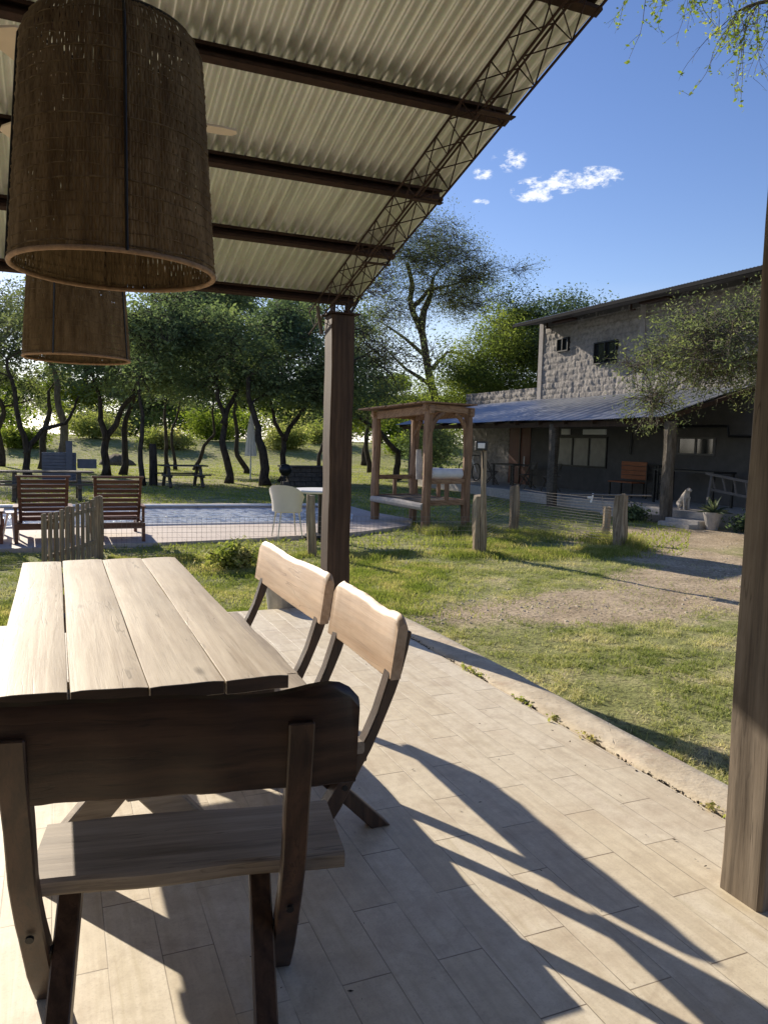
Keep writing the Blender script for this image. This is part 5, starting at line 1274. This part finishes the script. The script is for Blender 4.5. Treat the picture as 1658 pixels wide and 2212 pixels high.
# branches hanging in from the upper right: tree whose trunk stands right of the picture
def hanging_tree():
    r_ = np.random.default_rng(77); root = empty('overhanging_tree', (8.4, 4.0, -0.1), 'yellow-green twigs of a tree hanging into the sky at the upper right', 'tree')
    g = G()
    g.tube([(8.4, 4.0, -0.15), (8.3, 4.0, 2.2), (7.9, 4.2, 4.2), (7.2, 4.6, 5.8)], [0.2, 0.16, 0.13, 0.09], 10)
    limbs = [[(7.9, 4.2, 4.4), (6.9, 4.7, 6.1), (5.6, 5.0, 6.2), (4.3, 5.2, 5.5)], [(7.2, 4.6, 5.8), (6.5, 5.2, 6.3), (5.9, 5.6, 6.2), (5.3, 5.8, 5.9)], [(7.2, 4.6, 5.6), (6.7, 5.4, 5.9), (6.2, 6.0, 5.8)], [(7.1, 4.6, 5.9), (6.3, 4.5, 6.6), (5.0, 4.7, 6.3), (4.0, 5.0, 5.9)]]
    pts_all = []
    for L in limbs:
        P_ = [Vector(p) for p in L]; o = []
        for a in range(len(P_) - 1):
            for k in range(8): o.append(P_[a].lerp(P_[a + 1], k / 8) + Vector(r_.normal(size=3)) * 0.02)
        o.append(P_[-1]); n = len(o); g.tube(o, [0.045 * (1 - 0.85 * i / n) + 0.004 for i in range(n)], 6); pts_all += o[4:]
    C = []
    for i in range(360):
        s0 = pts_all[int(r_.integers(0, len(pts_all)))]; d = Vector(r_.normal(size=3)); d.z = -abs(d.z) * 0.8 - 0.15; d.x -= 0.35; d.normalize()
        L = r_.uniform(0.25, 0.95) ; p = s0.copy(); o = [p.copy()]; n = 9
        for k in range(n):
            d = (d + Vector((0, 0, -0.10)) + Vector(r_.normal(size=3)) * 0.13).normalized(); p = p + d * L / n; o.append(p.copy())
            if k > 0 and r_.uniform() < 0.6:
                dv = (d + Vector(r_.normal(size=3)) * 0.8).normalized(); e = p + dv * r_.uniform(0.06, 0.2); g.tube([p, (p + e) / 2 + Vector((0, 0, .008)), e], [0.002, 0.0015, 0.001], 3, False)
                for _ in range(int(r_.integers(1, 6))): q = p.lerp(e, r_.uniform(0.3, 1.0)); C.append(tuple(q + Vector(r_.normal(size=3)) * 0.012))
        g.tube(o, [0.0045 * (1 - 0.7 * j / n) for j in range(n + 1)], 4, False)
        cl = r_.uniform() ** 2 * 46
        for _ in range(int(cl)): q = o[int(r_.integers(2, n + 1))]; C.append(tuple(q + Vector(r_.normal(size=3)) * 0.022))
    g.build('trunk', 'bark_pale', root)
    V, F = leaf_quads(np.array(C), 0.034, r_, 2.0); np_mesh('crown', V, F, 'leaf_hang', root)
M_['leaf_hang'] = blade_mat('hanging_yellow_green_leaves', (0.10, 0.16, 0.03), (0.20, 0.26, 0.05), (0.34, 0.36, 0.10), 0.5, 2.0)
hanging_tree()

# shrubs: sunlit scrub beyond the grove, each one its own thing
def shrub(x, y, rx, h, seed, mat, label, n=5200, ls=0.13, name='shrub', group='sunlit shrubs along the far edge of the clearing'):
    r_ = np.random.default_rng(seed); z0 = float(gz(x, y)); root = empty(name, (x, y, z0), label, 'shrub', group)
    g = G(); m_ = 14; C = []
    for i in range(m_):
        a = r_.uniform(0, 6.28); q = r_.uniform(0.15, 0.85); e = Vector((x + rx * q * math.cos(a), y + rx * 0.7 * q * math.sin(a), z0 + h * r_.uniform(0.45, 0.95) * (1.05 - 0.5 * q)))
        g.tube([(x + 0.1 * math.cos(a), y, z0 - .05), Vector((x, y, z0)).lerp(e, 0.5) + Vector((0, 0, 0.12 * h)), e], [0.035, 0.022, 0.008], 4, False)
        k = n // m_; t = r_.uniform(0.25, 1, (k, 1)); b = np.array([x, y, z0]); C.append(b + (np.array(e) - b) * t + r_.normal(size=(k, 3)) * np.array([rx * .22, rx * .18, h * .14]))
    g.build('stem', 'bark', root)
    C = np.concatenate(C); C = C[C[:, 2] > z0]
    V, F = leaf_quads(C, ls, r_); np_mesh('foliage', V, F, mat, root); return root
kinds = [('scrub', 'pale yellow-green'), ('leaf_bright', 'fresh green'), ('scrub', 'straw-tinged')]
sx0 = -7.0; r2 = random.Random(5)
spots = [(-6.5, 58, 3.0, 1.8), (-2.0, 54, 2.2, 1.5), (2.6, 60, 3.2, 2.2), (7.2, 55, 2.3, 1.6), (11.0, 61, 3.2, 2.6), (15.6, 56, 2.4, 1.9), (20.0, 60, 3.2, 2.3), (24.5, 54, 2.2, 1.7), (30, 59, 3.0, 2.5), (33, 54, 2.2, 1.8)]
where = ['seen past the left-edge trunks', 'behind the pale-barked tree', 'behind the forked grove tree', 'behind the picnic table', 'behind the closed parasol', 'just left of the corner post', 'just right of the corner post', 'seen through the left half of the playhouse', 'seen through the right half of the playhouse', 'behind the far end of the porch']
for i, ((x, y, rx, h), w_) in enumerate(zip(spots, where)):
    mt_, cn = kinds[i % 3]; shrub(x, y, rx, h, 100 + i, mt_, '%s low shrub in full sun %s' % (cn, w_), 9000, 0.16)
bt = ['far left', 'left of centre', 'behind the picnic table', 'behind the parasol', 'right of the corner post', 'farthest right']
for i, (x, y, rx, h) in enumerate([(-8, 80, 8, 4.0), (5, 84, 8, 3.8), (16, 80, 7, 4.0), (27, 82, 8, 4.2), (36, 78, 7, 4.4), (45, 74, 8, 6.5)]):
    shrub(x, y, rx, h, 130 + i, ('leaf_bright', 'scrub')[i % 2], 'large hazy green bush on the skyline, %s' % ('at the far left of the clearing', 'left of the forked tree gap', 'beyond the picnic table', 'beyond the closed parasol', 'beyond the playhouse', 'hidden mostly by the farmhouse')[i], 9000, 0.32, 'tall_bush', 'large bushes on the skyline')

for i, (x, y, w_) in enumerate([(-16, 96, 'at the far left, past the loungers'), (-5, 104, 'behind the pale-barked tree'), (4, 92, 'behind the forked grove tree'), (13, 100, 'behind the picnic table'), (22, 94, 'behind the closed parasol'), (32, 102, 'just left of the corner post'), (42, 96, 'seen through the playhouse'), (53, 104, 'behind the tall open tree'), (-10, 84, 'at left, seen under the hanging lamps'), (9, 86, 'between the forked tree and the picnic table'), (28, 85, 'in the gap right of the leaning black trunk'), (37, 88, 'directly behind the corner post')]):
    z0 = float(gz(x, y))
    tree('far_tree', 'distant green tree in the background line, %s' % w_, [[(x, y, z0), (x + .2, y, z0 + 2), (x, y, z0 + 4)]], [((x, y, z0 + 3.9 + (i * 37 % 5) * 0.35), (5.0 + (i * 13 % 4) * 0.7, 3, 3.4), 1)], 90, 42000, 0.24, ('leaf_grey', 'leaf_mid', 'leaf_bright')[i % 3], seed=200 + i, nsub=18, r0=0.22, sig=0.5, twigs=5, twig_r=0.022, group='distant trees behind the clearing')

# earth mound and heap beyond the trees
mo = G(); mo.lathe([(0.95, 0), (0.8, 0.25), (0.5, 0.47), (0.25, 0.56), (0.0, 0.6)], (3.1, 44.5, -0.15), 16)
o = mo.build('earth_mound', 'bark_pale', None, smooth=True, jitter=0.08); tag(o, 'brown earth mound in the sunlit clearing between the grove trunks', 'mound')

# climbing plant at porch post foot, weeds and tufts
shrub(11.9, 13.6, 0.42, 0.5, 160, 'leaf_dark', 'low leafy plant growing at the foot of the round porch post', 1500, 0.07, 'porch_plant', None)
shrub(12.9, 11.2, 0.6, 0.55, 161, 'leaf_dark', 'dark leafy bush beside the potted agave', 2600, 0.07, 'porch_plant', None)
shrub(2.0, 9.45, 0.42, 0.36, 162, 'tall', 'weedy bush in the grass between the gate and the corner post', 3000, 0.05, 'weed_bush', None)
shrub(2.25, 6.75, 0.28, 0.12, 163, 'tall', 'low green weeds around the foot of the planter and post', 900, 0.03, 'weed_clump', None)

# ------------------------------------------------------------------ grass
def blades(name, PX, PY, h, w, mat, lean=0.45, seed=3, kind='stuff', z_=None):
    r_ = np.random.default_rng(seed); n = len(PX); a = r_.uniform(0, 2 * math.pi, n); z = gz(PX, PY) - 0.004 if z_ is None else np.full(n, z_)
    hh = h * r_.uniform(0.5, 1.3, n); ww = w * r_.uniform(0.7, 1.3, n); l = lean * r_.uniform(0.2, 1.6, n) * hh; b = r_.uniform(0, 2 * math.pi, n)
    p0 = np.stack([PX - ww * np.cos(a), PY - ww * np.sin(a), z], -1); p1 = np.stack([PX + ww * np.cos(a), PY + ww * np.sin(a), z], -1)
    mx, my = PX + l * 0.35 * np.cos(b), PY + l * 0.35 * np.sin(b)
    p2 = np.stack([mx + ww * 0.7 * np.cos(a), my + ww * 0.7 * np.sin(a), z + hh * 0.6], -1); p3 = np.stack([mx - ww * 0.7 * np.cos(a), my - ww * 0.7 * np.sin(a), z + hh * 0.6], -1)
    tp = np.stack([PX + l * np.cos(b), PY + l * np.sin(b), z + hh], -1)
    V = np.stack([p0, p1, p2, p3, tp], 1).reshape(-1, 3); i = np.arange(n)[:, None] * 5
    F = np.concatenate([i + np.array([[0, 1, 2]]), i + np.array([[0, 2, 3]]), i + np.array([[3, 2, 4]])])
    o = np_mesh(name, V, F, mat); return tag(o, kind=kind)
def dirtmask(x, y):
    t = np.zeros_like(x)
    for (cx, cy, rx, ry, ang, amp) in DIRT:
        ca, sa = math.cos(ang), math.sin(ang); dx, dy = x - cx, y - cy
        t = np.maximum(t, np.clip(1 - ((dx * ca + dy * sa) / rx) ** 2 - ((dy * ca - dx * sa) / ry) ** 2, 0, 1) * amp)
    return t
r_ = np.random.default_rng(4)
def scatter(n, dmin, dmax, amin=-30, amax=62, p=1.0):
    d = dmin + (dmax - dmin) * r_.uniform(size=n) ** p; a = np.radians(r_.uniform(amin, amax, n)); return d * np.sin(a), d * np.cos(a)
x, y = scatter(760000, 3.2, 12, -12, 58, 0.95)
ok = ((x > 2.80 - np.clip(y - 5.0, 0, 2) ** 2 * 0.045) | (y > 6.62)) & ~inside(DECK_EDGE, x, y) & ~((x > 12.1) & (y > 11.8))
dm = dirtmask(x, y); nzs = fbm(x * 1.7, y * 1.7, 21); nz2 = fbm(x * 7, y * 7, 25)
nz3 = fbm(x * 16, y * 16, 27, 2)
pr = np.clip(1.15 - dm * 1.6, 0.08, 1) * np.clip((nzs - 0.28) * 4.5, 0.10, 1) * np.clip((nz2 - 0.30) * 5, 0.12, 1) * np.clip((nz3 - 0.22) * 5, 0.05, 1)
ok &= r_.uniform(size=len(x)) < pr
x, y = x[ok], y[ok]
blades('lawn_grass', x, y, 0.032, 0.0030, 'lawn', 1.1, 3)
x, y = scatter(260000, 10, 66, -20, 45, 0.8)
ok = ~inside(DECK_EDGE, x, y) & ~((x > 12.1) & (y > 11.8) & (y < 27.5)) & (y > 9)
ok &= r_.uniform(size=len(x)) < np.clip((fbm(x * 0.8, y * 0.8, 31) - 0.25) * 3.5, 0.05, 1)
x, y = x[ok], y[ok]
blades('field_grass', x, y, 0.055, 0.010, 'field', 0.9, 5)
# tall fringe along fences, kerb and deck
segs = [((3.4, 10.1), (5.7, 9.75), 0.35, 0.075, 9000), ((5.7, 9.6), (8.3, 9.6), 0.50, 0.08, 15000), ((5.9, 10.2), (8.0, 12.2), 0.9, 0.09, 10000), ((0.6, 10.3), (3.3, 10.2), 0.22, 0.07, 9000), ((8.2, 9.9), (8.8, 10.8), 0.35, 0.17, 3500), ((8.3, 9.6), (8.9, 10.1), 0.3, 0.20, 1800),
        ((2.81, 3.0), (2.70, 6.2), 0.07, 0.035, 6000), ((2.5, 6.7), (4.2, 9.5), 0.9, 0.045, 26000), ((1.3, 6.75), (2.4, 6.75), 0.08, 0.06, 5000), ((6.0, 12.2), (7.4, 12.4), 0.4, 0.14, 4000), ((-1, 7.2), (2.6, 9.2), 1.0, 0.04, 30000)]
X_, Y_, H_ = [], [], []
for (a, b, wd, hh, n) in segs:
    t = r_.uniform(size=n); q = r_.normal(size=n) * wd * 0.5; dx, dy = b[0] - a[0], b[1] - a[1]; L = math.hypot(dx, dy)
    xx = a[0] + dx * t - dy / L * q; yy_ = a[1] + dy * t + dx / L * q
    cl = fbm(xx * 2.2, yy_ * 2.2, 41); k = r_.uniform(size=n) < np.clip((cl - 0.25) * 4, 0.1, 1)
    k &= ~((xx < 2.79) & (yy_ < 6.6)) & ~inside(DECK_EDGE, xx, yy_)
    X_.append(xx[k]); Y_.append(yy_[k]); H_.append(hh * (0.5 + 1.1 * (cl[k])))
X_, Y_, H_ = map(np.concatenate, (X_, Y_, H_))
blades('fringe_grass', X_, Y_, H_, 0.004, 'tall', 0.55, 8)
# small weeds and debris rooted in the kerb crack
C = []
for (cx, cy, s_, n) in ((2.515, 4.35, 0.09, 70), (2.515, 3.72, 0.04, 45), (2.515, 3.42, 0.025, 35), (2.515, 3.12, 0.03, 40), (2.52, 2.30, 0.03, 35), (2.515, 1.93, 0.04, 55)):
    q = r_.normal(size=(n, 3)) * np.array([0.016, s_, 0.008]) + np.array([cx, cy, 0.008]); q[:, 2] = np.abs(q[:, 2]) + 0.002; C.append(q)
V, F = leaf_quads(np.concatenate(C), 0.020, r_, 1.8); tag(np_mesh('kerb_weeds', V, F, 'tall'), kind='stuff')
n = 900; yq = r_.uniform(1.2, 5.4, n); C = np.stack([2.512 + r_.normal(size=n) * 0.012, yq, np.full(n, 0.0)], -1); C = C[fbm(yq * 4, yq * 0, 51) > 0.42]
V, F = leaf_quads(C, 0.012, r_, 1.5); tag(np_mesh('crack_debris', V, F, 'bark'), kind='stuff')
# grit and dry leaves on the floor
X_ = 2.45 - 2.3 * r_.uniform(size=150) ** 1.3; Y_ = r_.uniform(1.0, 5.5, 150)
C = np.stack([X_, Y_, np.full(150, 0.003)], -1); V, F = leaf_quads(C, 0.012, r_, 2.5); V[:, 2] = 0.0015 + np.clip((V[:, 2] - 0.003) * 0.35 + 0.003, 0, 0.01)
tag(np_mesh('leaf_litter', V, F, 'bark'), kind='stuff')
# clods and sticks on the dirt
C = []; F = []
g = G()
for i in range(420):
    cx, cy, rx, ry, an, am = DIRT[int(r_.integers(0, 5))]; q = r_.uniform() ** 0.5 * 1.15; a = r_.uniform(0, 6.28); x = cx + q * rx * math.cos(a); y = cy + q * ry * math.sin(a)
    if x < 2.95: continue
    s_ = r_.uniform(0.006, 0.02); z = float(gz(x, y)); g.lathe([(0.0, -s_), (s_, 0), (s_ * .6, s_ * .5), (0, s_ * .6)], (x, y, z), 5)
g.v = [(a + random.uniform(-.004, .004), b + random.uniform(-.004, .004), c) for a, b, c in g.v]
tag(g.build('dirt_clods', 'kerb'), kind='stuff')
